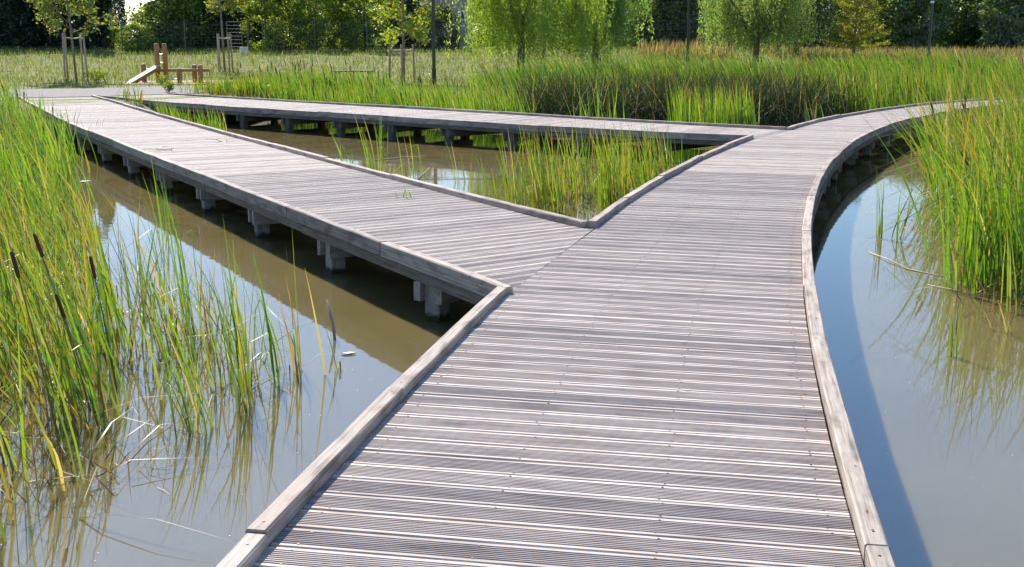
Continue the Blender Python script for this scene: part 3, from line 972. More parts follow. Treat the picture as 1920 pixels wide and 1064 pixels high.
clump((-1.66, 5.82), 11, 0.62, 'leaning reed clump nearest the camera at the left water edge', 0.05, 0.25)
clump((-1.60, 6.75), 16, 0.95, 'tall dense reed clump rising highest out of the left sky reflection', 0.05, 0.16)
clump((-1.80, 6.55), 12, 0.80, 'reed clump just left of the tallest clump in the left water', 0.06, 0.2)
clump((-1.50, 6.20), 14, 0.85, 'thick reed tuft in front of the other clumps, with yellow blades', 0.04, 0.2, 'warm')
clump((-1.38, 6.75), 10, 0.78, 'reed clump between the thick front tuft and the slim outer shoots', 0.06, 0.14)
clump((-1.30, 7.00), 12, 0.80, 'reed clump with orange tips at the right end of the left group', 0.07, 0.13, 'warm')
clump((-1.27, 6.80), 3, 0.40, 'few short reed shoots beside the orange tipped clump', 0.02, 0.1)
clump((-1.07, 6.98), 3, 0.42, 'single thin reed shoot standing farthest right in the left water', 0.012, 0.22)
clump((-2.30, 8.0), 12, 1.05, 'tall reed clump overlapping the shaded water below the branch boardwalk', 0.08, 0.16)
clump((-2.75, 9.4), 10, 1.0, 'reed clump with arching broken blade before the boardwalk posts', 0.08, 0.2, 'bright', PI, 0.35)
clump((-3.4, 11.3), 9, 0.95, 'slender reed clump close to the posts of the branch boardwalk', 0.10, 0.14)
clump((-3.95, 13.2), 9, 0.55, 'small reed tuft growing against a boardwalk post', 0.06, 0.12)
clump((-2.1, 18.0), 20, 0.95, 'full reed clump in the left half of the triangular pool', 0.13, 0.2, wmul=1.3)
clump((-2.7, 18.8), 14, 0.6, 'short reed tuft left of the full clump in the triangular pool', 0.14, 0.22, wmul=1.3)
clump((-1.45, 17.2), 9, 0.72, 'thin reed tuft right of the full clump in the triangular pool', 0.08, 0.16, wmul=1.3)
clump((-0.72, 16.6), 9, 0.75, 'sparse reed tuft halfway between the full clump and the reed stand', 0.09, 0.15, wmul=1.2)
clump((-0.36, 15.3), 10, 0.78, 'reed tuft beside the small bright sky reflection in the pool', 0.07, 0.2, wmul=1.2)
clump((-0.15, 14.0), 10, 0.72, 'leaning reed tuft at the left foot of the reed stand', 0.06, 0.3, wmul=1.1)
clump((0.18, 13.2), 8, 0.45, 'short reed tuft near the kerb corner of the triangular pool', 0.08, 0.15, wmul=1.1)
clump((2.65, 18.6), 9, 0.75, 'reed tuft under the joist at the right end of the pool', 0.10, 0.18, wmul=1.3)
clump((3.77, 11.9), 9, 0.72, 'upright slim reed shoots in the right water, leftmost pair', 0.025, 0.06)
clump((3.95, 11.9), 13, 0.62, 'fanned reed shoots in the right water beside the upright ones', 0.025, 0.3, 'bright', 0.3)
clump((4.60, 12.3), 14, 0.8, 'arching reed clump drooping from the right shore over the water', 0.05, 0.40, 'bright', PI, 0.2)
clump((2.85, 7.33), 5, 0.50, 'lone pair of reed shoots nearest the camera in the right water', 0.02, 0.1)
clump((3.45, 8.0), 6, 0.25, 'low dry reed stubs in the right water', 0.05, 0.35, 'dry')
clump((2.05, 25.0), 26, 1.15, 'bright reed tuft rising alone behind the far kerb', 0.17, 0.1, wmul=1.8, group='reed tufts behind the far kerb')
clump((1.5, 24.6), 20, 1.05, 'bright reed tuft left of the lone one behind the far kerb', 0.15, 0.14, wmul=1.8, group='reed tufts behind the far kerb')
clump((6.35, 24.8), 14, 0.9, 'small bright reed tuft beside the kerb bend at the back', 0.10, 0.16, wmul=1.8, group='reed tufts behind the far kerb')
clump((5.35, 22.6), 7, 0.4, 'tiny reed shoots by the junction corner of the far kerb', 0.10, 0.35, wmul=1.5, group='reed tufts behind the far kerb')

# cattails: single stems with brown seed heads among the near reeds
def cattail(xy, h, tip, label, hl=0.14, r=0.0105):
    """stem from xy at the bed up to tip (dx,dy) away at height h above the water"""
    z0 = float(ground_z(np.array([xy[0]]), np.array([xy[1]]))[0])
    root = empty('cattail', (xy[0], xy[1], z0), label, 'cattail', 'cattails among the left reeds' if xy[0] < 0 else 'cattails among the right reeds')
    b = np.array([xy[0], xy[1], z0]); e = np.array([xy[0] + tip[0], xy[1] + tip[1], ZW + h])
    mid = (b + e) / 2 + np.array([-tip[0] * 0.12, -tip[1] * 0.12, 0.02])
    def at(t): return (1-t)**2 * b + 2*t*(1-t) * mid + t*t * e
    Lg = np.linalg.norm(e - b)
    v, f = tube_geo([at(t) for t in np.linspace(0, 1, 7)], np.linspace(0.0055, 0.0035, 7), 6)
    c = np.tile(np.array([[0.16, 0.20, 0.05]]), (len(v), 1))
    fs4 = np.array([q for q in f if len(q) == 4])
    quads_obj('stem', np.array(v), fs4, c, M['reed'], root, tuple(b), True)
    t1 = 1 - hl / Lg
    ts = np.array([t1, t1 + .02*hl/Lg*3, t1 + .25*hl/Lg, t1 + .75*hl/Lg, t1 + .95*hl/Lg, 1.0])
    v, f = tube_geo([at(t) for t in ts], [0.004, r * .9, r, r, r * .85, 0.003], 10)
    sh = mesh_obj('seed_head', v, f, M['seed'], root, tuple(at(t1)), smooth=True)
    d = (at(1.0) - at(0.95)); d /= np.linalg.norm(d)
    v, f = tube_geo([at(1.0), at(1.0) + d * 0.10], [0.003, 0.001], 5)
    mesh_obj('spike', v, f, M['straw'], root, tuple(at(1.0)))
    for k in range(2):
        n1 = np.array([b + [rng.normal(0, .01), rng.normal(0, .01), 0]])
        v, f, c = blades(n1, np.array([Lg * rng.uniform(.9, 1.15)]), np.array([abs(rng.normal(.35, .1))]), np.array([math.atan2(tip[1], tip[0]) + rng.normal(0, .6)]),
                         np.array([0.014]), pick('bright', 1), 6, 0, 0.3, 0.15)
        quads_obj('leaf', v, f, c, M['reed'], root, tuple(n1[0]))
    return root

cattail((-2.25, 5.6), 1.00, (-0.20, 0.05), 'cattail with the highest brown head at the far left edge')
cattail((-2.30, 6.2), 0.98, (-0.30, 0.1), 'cattail with a slanting brown head, third from the left edge')
cattail((-2.35, 5.3), 0.86, (-0.25, 0.0), 'cattail with a brown head below the leftmost one')
cattail((-2.30, 6.6), 0.78, (-0.15, 0.1), 'cattail with a short upright dark head left of the open water')
cattail((-2.15, 5.9), 0.72, (-0.22, 0.05), 'cattail with its brown head against the sky reflection')
cattail((-2.45, 5.4), 0.62, (-0.12, 0.0), 'cattail with a thick brown head low in the left reeds', 0.10, 0.014)
cattail((-2.65, 5.3), 0.58, (-0.10, 0.0), 'cattail with a reddish head lowest at the left edge', 0.10, 0.014)
cattail((4.9, 12.6), 1.0, (-0.45, 0.0), 'cattail leaning out of the right reeds over the water', 0.2)
cattail((5.4, 14.2), 1.25, (-0.35, 0.1), 'upright cattail with a dark head high in the right reeds')
cattail((5.2, 12.0), 0.9, (-0.65, 0.0), 'strongly bent cattail low in the right reeds', 0.2)

# ------------------------------------------------------------------ meadow
def meadow():
    n = 80000
    y = 36 + 46 * rng.random(n) ** 0.8
    x = (rng.random(n) - 0.5) * 2 * (0.47 * y + 3)
    q = np.stack([x, y], 1)
    sd = poly_sd(POND, x, y)
    PATH = np.array([(-40, 24.5), (-25, 30.3), (-15.1, 35.9), (-10.9, 38.2), (-8.8, 39.8), (-7.0, 40.0), (-5.2, 39.8), (-5.0, 36.9), (-7.4, 36.0), (-9.3, 33.5), (-11.2, 31.95), (-12.95, 31.2), (-24, 26.6), (-40, 21)])
    SOIL = np.array([(-13.6, 39.6), (-12, 40.0), (-10.3, 40.1), (-9.2, 41.4), (-8.9, 43), (-10.3, 43.2), (-12, 43.0), (-13.4, 42.6)])
    k = (sd < -1.6) & (poly_sd(PATH, x, y) < -0.1) & ((poly_sd(SOIL, x, y) < 0) | (rng.random(n) < 0.12))
    q = q[k]
    n = len(q)
    z = ground_z(q[:, 0], q[:, 1])
    h = rng.uniform(0.10, 0.34, n)
    near = np.exp(-np.maximum(0, -poly_sd(PATH, q[:, 0], q[:, 1])) / 1.5)
    h = h * (1 - 0.6 * near)
    patch = 0.5 + 0.5 * np.sin(q[:, 0] * 0.55 + 2 * np.sin(q[:, 1] * 0.3)) * np.sin(q[:, 1] * 0.42 + 1)
    c = pick('meadow', n, 0.05)
    gcol = PAL['bright'][rng.integers(0, 6, n)] * 0.72
    mixf = (rng.random(n) < 0.16 + 0.35 * near + 0.2 * patch)[:, None]
    c = np.where(mixf, gcol, c)
    v, f, cc = blades(np.c_[q, z], h, np.abs(rng.normal(.35, .2, n)), rng.uniform(0, 6.28, n), rng.uniform(0.012, 0.030, n), c, 3, 0.15, 0.0, 0.02)
    parts = [(v, f, cc)]
    # pale flower umbels
    m = 5200
    kk = rng.choice(n, m, replace=False)
    p = np.c_[q[kk], z[kk] + h[kk] * rng.uniform(.85, 1.15, m)]
    s = rng.uniform(0.012, 0.030, m)[:, None]
    a = rng.uniform(0, 6.28, m)
    u = np.stack([np.cos(a), np.sin(a), rng.normal(0, .3, m)], 1) * s
    w_ = np.stack([-np.sin(a), np.cos(a), rng.normal(0.3, .4, m)], 1) * s
    V = np.stack([p-u, p-w_, p+u, p+w_], 1).reshape(-1, 3)
    Fq = np.arange(m)[:, None] * 4 + np.arange(4)[None, :]
    col = np.array([(0.62, 0.60, 0.50), (0.55, 0.50, 0.42), (0.66, 0.66, 0.60)])[rng.integers(0, 3, m)]
    parts.append((V, Fq, np.repeat(col, 4, axis=0)))
    V, F, C = cat(parts)
    o = quads_obj('meadow_grass', V, F, C, M['grass'])
    tag(o, 'dry flowering meadow grass between the path and the trees', 'grass', kind='stuff')
    # rusty dry grass at the right and tall dry weeds by the fence
    n = 6500
    q = np.stack([rng.uniform(13, 30, n), rng.uniform(50, 66, n)], 1)
    z = ground_z(q[:, 0], q[:, 1])
    v, f, c = blades(np.c_[q, z], rng.uniform(.2, .5, n), np.abs(rng.normal(.2, .1, n)), rng.uniform(0, 6.28, n), rng.uniform(.025, .05, n), pick('rust', n), 3, 0.0, 0.0, 0.01)
    o = quads_obj('dry_grass', v, f, c, M['grass'])
    tag(o, 'rust coloured dry grass band before the trees at right', 'grass', kind='stuff')
    n = 900
    q = np.stack([rng.uniform(6.5, 11.0, n), rng.uniform(58, 63, n)], 1)
    z = ground_z(q[:, 0], q[:, 1])
    v, f, c = blades(np.c_[q, z], rng.uniform(.3, .95, n), np.abs(rng.normal(.15, .1, n)), rng.uniform(0, 6.28, n), rng.uniform(.03, .06, n), pick('rust', n, 0.2), 3, 0.1, 0.0, 0.01)
    o = quads_obj('dry_weeds', v, f, c, M['grass'])
    tag(o, 'tall tan dry weeds in front of the wire fence', 'weeds', kind='stuff')
    # weeds on the bank beside the path
    n = 2600
    q = off_deck(np.concatenate([clumpy([(-9.6, 34.2), (-8.6, 33.0), (-5.8, 30.9), (-3.5, 33.5), (-6.2, 37.2)], n - 700, 10, .2), clumpy([(-10.4, 31.0), (-9.6, 29.9), (-9.0, 29.0), (-9.3, 29.2)], 60, 6, .08)]), 0.1)
    z = ground_z(q[:, 0], q[:, 1]); n = len(q)
    v, f, c = blades(np.c_[q, z], rng.uniform(.2, .6, n), np.abs(rng.normal(.3, .2, n)), rng.uniform(0, 6.28, n), rng.uniform(.012, .024, n), pick('warm', n, .06), 4, 0.08, 0.1, 0.05)
    o = quads_obj('bank_grass', v, f, c, M['grass'])
    tag(o, 'green bank grass beside the far end of the boardwalks', 'grass', kind='stuff')
meadow()

# ------------------------------------------------------------------ trees
def leaves(P, size, cols, aspect=0.55, droop=0.0):
    n = len(P)
    d = rng.normal(0, 1, (n, 3)); d[:, 2] = d[:, 2] * 0.7 - droop
    d /= np.linalg.norm(d, axis=1)[:, None]
    e = rng.normal(0, 1, (n, 3))
    s = np.cross(d, e); s /= np.linalg.norm(s, axis=1)[:, None] + 1e-9
    L = size[:, None] * 0.5
    V = np.stack([P - d * L, P + s * L * aspect - d * L * .1, P + d * L, P - s * L * aspect - d * L * .1], 1).reshape(-1, 3)
    F = np.arange(n)[:, None] * 4 + np.arange(4)[None, :]
    return V, F, np.repeat(cols, 4, axis=0)

def tint(base, n, vary=0.22, hue=0.12):
    base = np.asarray(base, float)
    b = base[rng.integers(0, len(base), n)] if base.ndim == 2 else np.tile(base, (n, 1))
    return b * rng.uniform(1 - vary, 1 + vary, (n, 1)) * rng.uniform(1 - hue, 1 + hue, (n, 3))

def trunk_geo(base, h, r, lean=(0, 0), limbs=6, spread=1.2, z0=0.35, n=8):
    b = np.array(base, float)
    k = 7
    pts = []
    for i in range(k):
        t = i / (k-1)
        pts.append(b + np.array([lean[0]*t + rng.normal(0, .02)*h*.2*t, lean[1]*t + rng.normal(0, .02)*h*.2*t, h*t]))
    gs = [tube_geo(pts, [r*1.25] + list(np.linspace(r, r*0.2, k-1)), n)]
    for i in range(limbs):
        t = z0 + (0.92 - z0) * (i + rng.random()*.6) / limbs
        p = pts[0] + (pts[-1] - pts[0]) * t
        a = i * 2.4 + rng.normal(0, .4)
        ln = spread * (1.1 - 0.6 * t) * rng.uniform(.7, 1.1)
        q1 = p + np.array([math.cos(a)*ln*.5, math.sin(a)*ln*.5, ln*.35])
        q2 = p + np.array([math.cos(a)*ln, math.sin(a)*ln, ln*.62])
        gs.append(tube_geo([p, q1, q2], [r*.45*(1.1-t), r*.3*(1.1-t), r*.1], 6))
    return join_geo(*gs)

def put_tree(name, label, base, crown, trunk, group, bark='bark', cat_='tree'):
    root = empty(name, base, label, cat_, group)
    v, f = trunk
    mesh_obj('trunk', v, f, M[bark], root, base, smooth=True)
    V, F, C = crown
    quads_obj('crown', V, F, C, M['leaf'], root, base)
    return root

def clump_crown(c, rad, n, clumps, size, col, cl_r=0.3, shell=0.6, flat=0.8):
    """leaf clumps spread through a barrel-shaped crown, denser towards its outside"""
    c = np.array(c, float); rad = np.array(rad, float)
    t = rng.random(clumps)
    prof = np.sin(PI * (0.16 + 0.80 * t)) ** 0.45
    a = rng.uniform(0, 2 * PI, clumps)
    rr = shell + (1 - shell) * rng.random(clumps) ** 0.5
    rr = np.where(rng.random(clumps) < .25, rng.random(clumps) * .8, rr) * prof * rng.uniform(.85, 1.1, clumps)
    cc = np.stack([np.cos(a) * rr * rad[0], np.sin(a) * rr * rad[1], (2 * t - 1) * rad[2]], 1)
    cr = cl_r * min(rad[0], rad[1]) * rng.uniform(.6, 1.35, clumps)
    k = rng.integers(0, clumps, n)
    P = c + cc[k] + rng.normal(0, 1, (n, 3)) * (cr[k] * .55)[:, None] * np.array([1, 1, flat])
    P[:, 2] = np.maximum(P[:, 2], c[2] - rad[2] + rng.uniform(0, .3, n))
    ct = rng.uniform(.78, 1.22, clumps)[k][:, None]
    return leaves(P, rng.uniform(size * .7, size * 1.3, n), tint(col, n) * ct)

def gz(x, y): return float(ground_z(np.array([x]), np.array([y]))[0])

def broadleaf(px, d, w, h, col, label, n=11000, size=0.22, group='trees behind the meadow', low=0.1, name='broadleaf_tree', clumps=90, r=0.16, bark='bark', shell=.6):
    h = h * 0.86
    x = (px - 960) / 2200 * d
    z = gz(x, d)
    base = (x, d, z)
    zc = z + low + (h - low) / 2
    cr = clump_crown((x, d, zc), (w/2, w/2, (h-low)/2), n, clumps, size, col, shell=shell)
    return put_tree(name, label, base, cr, trunk_geo(base, h*.85, r, limbs=7, spread=w*.35), group, bark)

def column(px, d, w, h, col, label, n=9000, size=0.17, group='cypress row at the left', name='cypress_tree'):
    x = (px - 960) / 2200 * d
    z = gz(x, d)
    t = rng.random(n) ** 0.9
    prof = np.minimum(1, (1 - t) * 2.0) ** .6 * np.minimum(1, .95 + t)
    a = rng.uniform(0, 6.28, n)
    lump = 1 + .16 * np.sin(a * 3 + t * 21) + .10 * np.sin(a * 5 - t * 34)
    rr = (w/2) * prof * lump * (0.55 + .45 * rng.random(n) ** .4)
    P = np.stack([x + rr*np.cos(a), d + rr*np.sin(a), z + .1 + t*h], 1) + rng.normal(0, .05, (n, 3))
    base = (x, d, z)
    cr = leaves(P, rng.uniform(size*.7, size*1.4, n), tint(col, n), .5, -.8)
    return put_tree(name, label, base, cr, trunk_geo(base, h*.8, .12, limbs=2, spread=.3), group)

DK = [(0.072, 0.12, 0.05), (0.055, 0.096, 0.048), (0.10, 0.15, 0.054)]
CY = [(0.038, 0.065, 0.036), (0.030, 0.053, 0.034), (0.05, 0.08, 0.038)]
MD = [(0.14, 0.215, 0.045), (0.11, 0.18, 0.042), (0.18, 0.25, 0.05), (0.22, 0.28, 0.05)]
LT = [(0.22, 0.28, 0.035), (0.17, 0.245, 0.035), (0.28, 0.31, 0.04), (0.13, 0.20, 0.035)]
OL = [(0.20, 0.26, 0.15), (0.15, 0.21, 0.11), (0.27, 0.32, 0.21), (0.11, 0.16, 0.08)]
GB = [(0.06, 0.085, 0.055), (0.05, 0.075, 0.05), (0.08, 0.10, 0.065)]

for i, (px, d, w_, h_) in enumerate([(-60, 74, 3.1, 8.5), (-8, 72, 3.1, 8), (42, 71, 3.0, 7.8), (98, 73, 3.1, 8.2), (150, 72, 3.0, 7.9), (192, 69, 1.8, 7.8)]):
    column(px, d, w_, h_, CY, ['dark cypress standing leftmost, cut by the picture edge', 'dark cypress second from the left edge', 'dark cypress third from the left edge', 'dark cypress behind the left half of the staked sapling', 'dark cypress behind the right half of the staked sapling', 'slim black green cypress with a straight edge beside the sky gap'][i], n=15000, size=.22)
column(236, 118, 1.75, 7.0, [(0.07, 0.10, 0.085), (0.055, 0.085, 0.075), (0.09, 0.115, 0.09)], 'distant blue grey conifer seen through the gap in the trees', n=8000, group='distant trees', name='conifer_tree', size=.2)
broadleaf(272, 66, 1.9, 1.7, LT, 'light green shrub at the foot of the sky gap', 5200, .13, 'shrubs along the fence', .0, 'shrub', 45, .05)
broadleaf(228, 80, 1.6, 1.6, MD, 'small low shrub below the distant conifer', 2600, .14, 'shrubs along the fence', .0, 'shrub', 30, .04)
broadleaf(332, 72, 4.0, 7.4, MD, 'large broadleaf tree right of the sky gap', 16000, .22, clumps=120)
broadleaf(385, 74, 4.4, 7.2, [(0.065, 0.11, 0.035), (0.08, 0.13, 0.036), (0.11, 0.165, 0.04)], 'dark broadleaf tree behind the play equipment', 15000, .22, clumps=110)
broadleaf(452, 75, 4.2, 7.0, [(0.04, 0.07, 0.03), (0.05, 0.085, 0.03)], 'dark dense tree behind the second staked sapling', 14000, .22, clumps=100)
for i, (px, w_, h_) in enumerate([(508, 2.3, 5.0), (552, 2.2, 5.4), (600, 2.4, 5.0), (648, 2.2, 3.9), (690, 2.4, 5.2)]):
    broadleaf(px, 67 + (i % 2) * 1.5, w_, h_, LT, ['light green hedge tree at the left end of the hedge', 'light green hedge tree second in the hedge', 'light green hedge tree in the middle of the hedge', 'low light green hedge tree under the small sky glint', 'light green hedge tree at the right end of the hedge'][i], 8200, .15, 'light green hedge trees by the fence', .05, 'hedge_tree', 85, .06)
broadleaf(575, 80, 6.5, 5.6, MD, 'wide dark tree standing behind the light hedge', 9000, .22, 'trees behind the meadow', .2, 'broadleaf_tree', 90, .14)
broadleaf(748, 72, 3.2, 5.4, [(0.05, 0.085, 0.03), (0.075, 0.115, 0.03)], 'dark tree behind the yellow staked sapling', 11000, .2)
broadleaf(826, 70, 2.4, 2.9, GB, 'round grey green shrub in front of the pink house', 7500, .13, 'shrubs along the fence', .0, 'shrub', 70, .05, shell=.75)
broadleaf(1232, 74, 4.6, 5.4, DK, 'black green tree between the willow and the lamp post', 15000, .21, clumps=110)
broadleaf(1335, 78, 3.6, 6.0, DK, 'black green tree behind the middle lamp post', 12000, .21)
broadleaf(1302, 72, 1.2, 2.2, OL, 'small silvery shrub below the brown house wall', 2600, .12, 'shrubs along the fence', .1, 'shrub', 30, .03)
broadleaf(1515, 74, 4.6, 6.4, DK, 'black green tree between the round willow and the yellow conifer', 15000, .21)
for i, (px, d, w_, h_, c_) in enumerate([(1655, 75, 3.6, 6.2, MD), (1712, 73, 3.4, 6.6, OL), (1762, 76, 3.8, 6.4, [(0.095, 0.16, 0.05), (0.12, 0.19, 0.055), (0.16, 0.24, 0.06)]), (1822, 74, 3.2, 7.0, [(0.08, 0.14, 0.046), (0.11, 0.175, 0.05)]), (1866, 70, 2.7, 5.0, OL), (1925, 72, 3.4, 6.6, MD), (1990, 74, 4, 7, DK)]):
    broadleaf(px, d, w_, h_, c_, ['mid green tree right beside the yellow conifer', 'silver green tree left of the right lamp post', 'dark green tree right of the right lamp post', 'dark tree between the lamp post and the silvery shrub tree', 'bushy silvery leaved tree near the right edge', 'mid green tree cut by the right picture edge', 'dark tree just outside the right edge'][i], 12000, .20, 'trees behind the reeds at right', .1, clumps=95)

for i, px in enumerate((20, 90, 370, 470, 640, 925, 1050, 1165, 1290, 1440, 1560, 1690, 1800, 1900)):
    broadleaf(px, 88 + (i % 3) * 2, 6.0, 6.0, MD if i % 2 else DK, ['dark backing tree behind the left cypresses', 'dark backing tree behind the cypress beside the staked sapling', 'dark backing tree deep behind the play equipment', 'dark backing tree behind the metal gate', 'dark backing tree behind the hedge and its sky glint', 'dark backing tree behind the left curtain of the yellow green willow', 'dark backing tree between the two front willows', 'dark backing tree behind the darker willow', 'dark backing tree behind the middle lamp post and brown house', 'dark backing tree behind the round willow', 'dark backing tree behind the yellow conifer', 'dark backing tree left of and behind the right lamp post', 'dark backing tree right of and behind the right lamp post', 'dark backing tree behind the bushy silvery tree'][i], 7500, .32, 'backing trees behind the front row', .0, 'backing_tree', 70)

def willow(px, d, w, h, col, label, strands=340, per=46, low=0.5, lean=0.0, tr=0.13, name='willow_tree', lsize=.15, limbs=11):
    """long hanging strands grouped under separate limbs, so that the outline is ragged"""
    x = (px - 960) / 2200 * d
    z = gz(x, d)
    base = np.array((x, d, z))
    P, K = [], []
    gs = [tube_geo([base, base + [.05, 0, h * .22], base + [-.04, .03, h * .42]], [tr * 1.2, tr, tr * .85], 9)]
    fork = base + np.array([-.04, .03, h * .42])
    ends = []
    for i in range(limbs):
        a = i * 2.399 + rng.normal(0, .3)
        rr = (w / 2) * (0.25 + 0.72 * rng.random() ** .6)
        e = base + np.array([math.cos(a) * rr, math.sin(a) * rr, h * rng.uniform(.62, 1.0) * (1 - .18 * (rr / (w/2)) ** 2)])
        st = base + (fork - base) * rng.uniform(.45, 1)
        mid = st * .5 + e * .5 + np.array([0, 0, .35])
        gs.append(tube_geo([st, mid, e], [tr * .55, tr * .38, tr * .12], 6))
        ends.append((st, mid, e, rng.uniform(.55, 1.25), rng.uniform(.75, 1.3)))
    for s_ in range(strands):
        st, mid, e, sz_, br = ends[rng.integers(0, limbs)]
        u = rng.uniform(.35, 1.05)
        o = (1-u)**2 * st + 2*u*(1-u) * mid + u*u * e
        a = rng.uniform(0, 6.28)
        rr = rng.random() ** .6 * .75 * sz_
        top = o[2] + rng.normal(0, .12)
        ln = (top - z - low - .9 * rng.random() ** 2) * rng.beta(2.8, 1.15)
        t = np.linspace(0, 1, per)
        out = rr * (0.35 + .65 * np.minimum(1, t * 2.0))
        sx = o[0] + math.cos(a) * out + rng.normal(0, .16) * t ** 2 + lean * t
        sy = o[1] + math.sin(a) * out + rng.normal(0, .16) * t ** 2
        sz = top + .15 * np.sin(np.minimum(1, t * 4) * 1.57) - ln * t
        P.append(np.stack([sx, sy, sz], 1)); K.append(np.full(per, rng.uniform(.8, 1.2) * br))
    P = np.concatenate(P) + rng.normal(0, .045, (strands * per, 3))
    k = np.concatenate(K)[:, None]
    cr = leaves(P, rng.uniform(lsize * .6, lsize * 1.35, len(P)), tint(col, len(P)) * k, .24, 1.3)
    return put_tree(name, label, tuple(base), cr, join_geo(*gs), 'weeping willows', 'bark')

willow(975, 45, 6.6, 6.0, [(0.26, 0.36, 0.055), (0.21, 0.31, 0.05), (0.32, 0.40, 0.065)], 'weeping willow with yellow green curtains and a dark forked trunk', 640, 58, .25)
willow(1112, 49, 5.2, 5.6, [(0.18, 0.28, 0.065), (0.14, 0.23, 0.06), (0.23, 0.32, 0.08)], 'darker weeping willow right of the yellow green one', 640, 54, .25)
willow(1408, 53, 5.2, 5.4, [(0.20, 0.28, 0.085), (0.165, 0.24, 0.07), (0.25, 0.32, 0.10)], 'round weeping willow standing alone behind the reed field', 660, 52, .2)
willow(1482, 60, 3.6, 5.4, [(0.07, 0.115, 0.055), (0.06, 0.10, 0.05)], 'dark blue green willow behind the round one', 480, 46, .3)

def feather_conifer(px, d, w, h, col, label):
    x = (px - 960) / 2200 * d
    z = gz(x, d)
    base = (x, d, z)
    P = []
    gs = [tube_geo([np.array(base), np.array(base) + [0.05, 0, h*.5], np.array(base) + [0.12, 0, h]], [.075, .055, .015], 8)]
    for i in range(64):
        t = .10 + .88 * i / 64
        p = np.array(base) + np.array([.12 * t, 0, h * t])
        a = i * 2.399 + rng.normal(0, .2)
        ln = (w / 2) * (1.05 - t * .75) * rng.uniform(.75, 1.1)
        e = p + np.array([math.cos(a) * ln, math.sin(a) * ln, ln * rng.uniform(.10, .38)])
        gs.append(tube_geo([p, e], [.02, .006], 5))
        m = int(190 * ln)
        s = rng.uniform(.12, 1, m)
        side = rng.normal(0, .13, m) * (1.2 - s * .6)
        q = p + (e - p) * s[:, None] + np.stack([-math.sin(a) * side, math.cos(a) * side, rng.normal(-.04, .06, m) + .05 * s], 1)
        P.append(q)
    P = np.concatenate(P)
    cr = leaves(P, rng.uniform(.07, .15, len(P)), tint(col, len(P)), .4, .2)
    return put_tree('feathery_conifer', label, base, cr, join_geo(*gs), None, 'palebark')
feather_conifer(1588, 58, 3.6, 5.2, [(0.32, 0.30, 0.03), (0.25, 0.27, 0.03), (0.38, 0.31, 0.035), (0.20, 0.24, 0.03)], 'feathery yellow green young conifer behind the reed field')

def sapling(px, d, w, h, col, label, n, low, lean=0.0, size=.13, tr=.05, group='staked saplings in the meadow'):
    x = (px - 960) / 2200 * d
    z = gz(x, d)
    base = (x, d, z)
    top = np.array([x + lean, d, z + h])
    gs = [tube_geo([np.array(base), np.array(base) * .5 + top * .5 + [0.02, 0, 0], top], [tr, tr * .75, tr * .3], 8)]
    P = []
    nb = 20
    for i in range(nb):
        t = (low / h) + (1 - low / h) * (i + .3) / nb
        p = np.array(base) + (top - np.array(base)) * t
        a = i * 2.4 + rng.normal(0, .4)
        ln = (w / 2) * rng.uniform(.65, 1.05) * (1.0 if t < .6 else 1.6 - t)
        e = p + np.array([math.cos(a) * ln, math.sin(a) * ln, ln * rng.uniform(.05, .45)])
        mid = (p + e) / 2 + [0, 0, .08]
        gs.append(tube_geo([p, mid, e], [tr * .36, tr * .25, tr * .1], 5))
        tw = []
        for j in range(4):
            s = rng.uniform(.35, 1)
            o = p + (e - p) * s
            tw.append(o + rng.normal(0, .16, 3))
        for o in tw + [e]:
            m = n // (nb * 5)
            P.append(o + rng.normal(0, .13, (m, 3)))
    P = np.concatenate(P)
    cr = leaves(P, rng.uniform(size * .7, size * 1.3, len(P)), tint(col, len(P), .25), .62, .3)
    return put_tree('staked_sapling', label, base, cr, join_geo(*gs), group, 'palebark')

sapling(155, 43.5, 3.4, 5.2, [(0.15, 0.21, 0.045), (0.12, 0.18, 0.04), (0.20, 0.23, 0.06), (0.24, 0.20, 0.06)], 'sparse bronze green sapling between four stakes at left', 4200, 1.65, -.25)
sapling(430, 50, 2.9, 5.6, [(0.19, 0.22, 0.035), (0.15, 0.19, 0.035), (0.23, 0.23, 0.04)], 'light green sapling between stakes right of the play equipment', 4200, 2.5, -.15)
sapling(760, 41, 2.6, 4.6, [(0.27, 0.33, 0.035), (0.23, 0.30, 0.035), (0.36, 0.32, 0.04), (0.18, 0.26, 0.035)], 'yellow autumn tinged sapling between low stakes in the centre', 3600, 1.35, 0.0)

def stakes(px_list, d, ztop, label, rad=.035, dep=(.28, -.22, .25, -.25)):
    xs = [(p_ - 960) / 2200 * d for p_ in px_list]
    cx = sum(xs) / len(xs)
    root = empty('tree_stakes', (cx, d, gz(cx, d)), label, 'tree stakes', 'stake frames around the saplings')
    tops = []
    for i, x in enumerate(xs):
        y = d + dep[i % 4]
        z = gz(x, y)
        dx = (x - cx) * .10
        pts = [(x + dx, y, z - .1), (x, y, ztop)]
        v, f = tube_geo(pts, [rad, rad * .95], 10)
        uv = [(a[2], a[0]) for a in v]
        mesh_obj('stake', v, f, M['stake'], root, (x, y, z), uv, True)
        tops.append((x, y, ztop - .16))
    order = sorted(range(len(tops)), key=lambda k: math.atan2(tops[k][1] - d, tops[k][0] - cx))
    for a, b in zip(order, order[1:] + order[:1]):
        v, f = tube_geo([tops[a], ((tops[a][0]+tops[b][0])/2, (tops[a][1]+tops[b][1])/2, tops[a][2] - .05), tops[b]], .014, 6)
        mesh_obj('tie', v, f, M['rope'], root, tops[a])
    return root
stakes([131, 144, 163, 178], 43.5, 1.72, 'four round wooden stakes tied around the bronze sapling')
stakes([417, 424, 436, 446], 50, 1.70, 'four wooden stakes tied around the light green sapling')
stakes([734, 758, 777], 41, 1.32, 'low wooden stakes tied around the yellow sapling', .04)

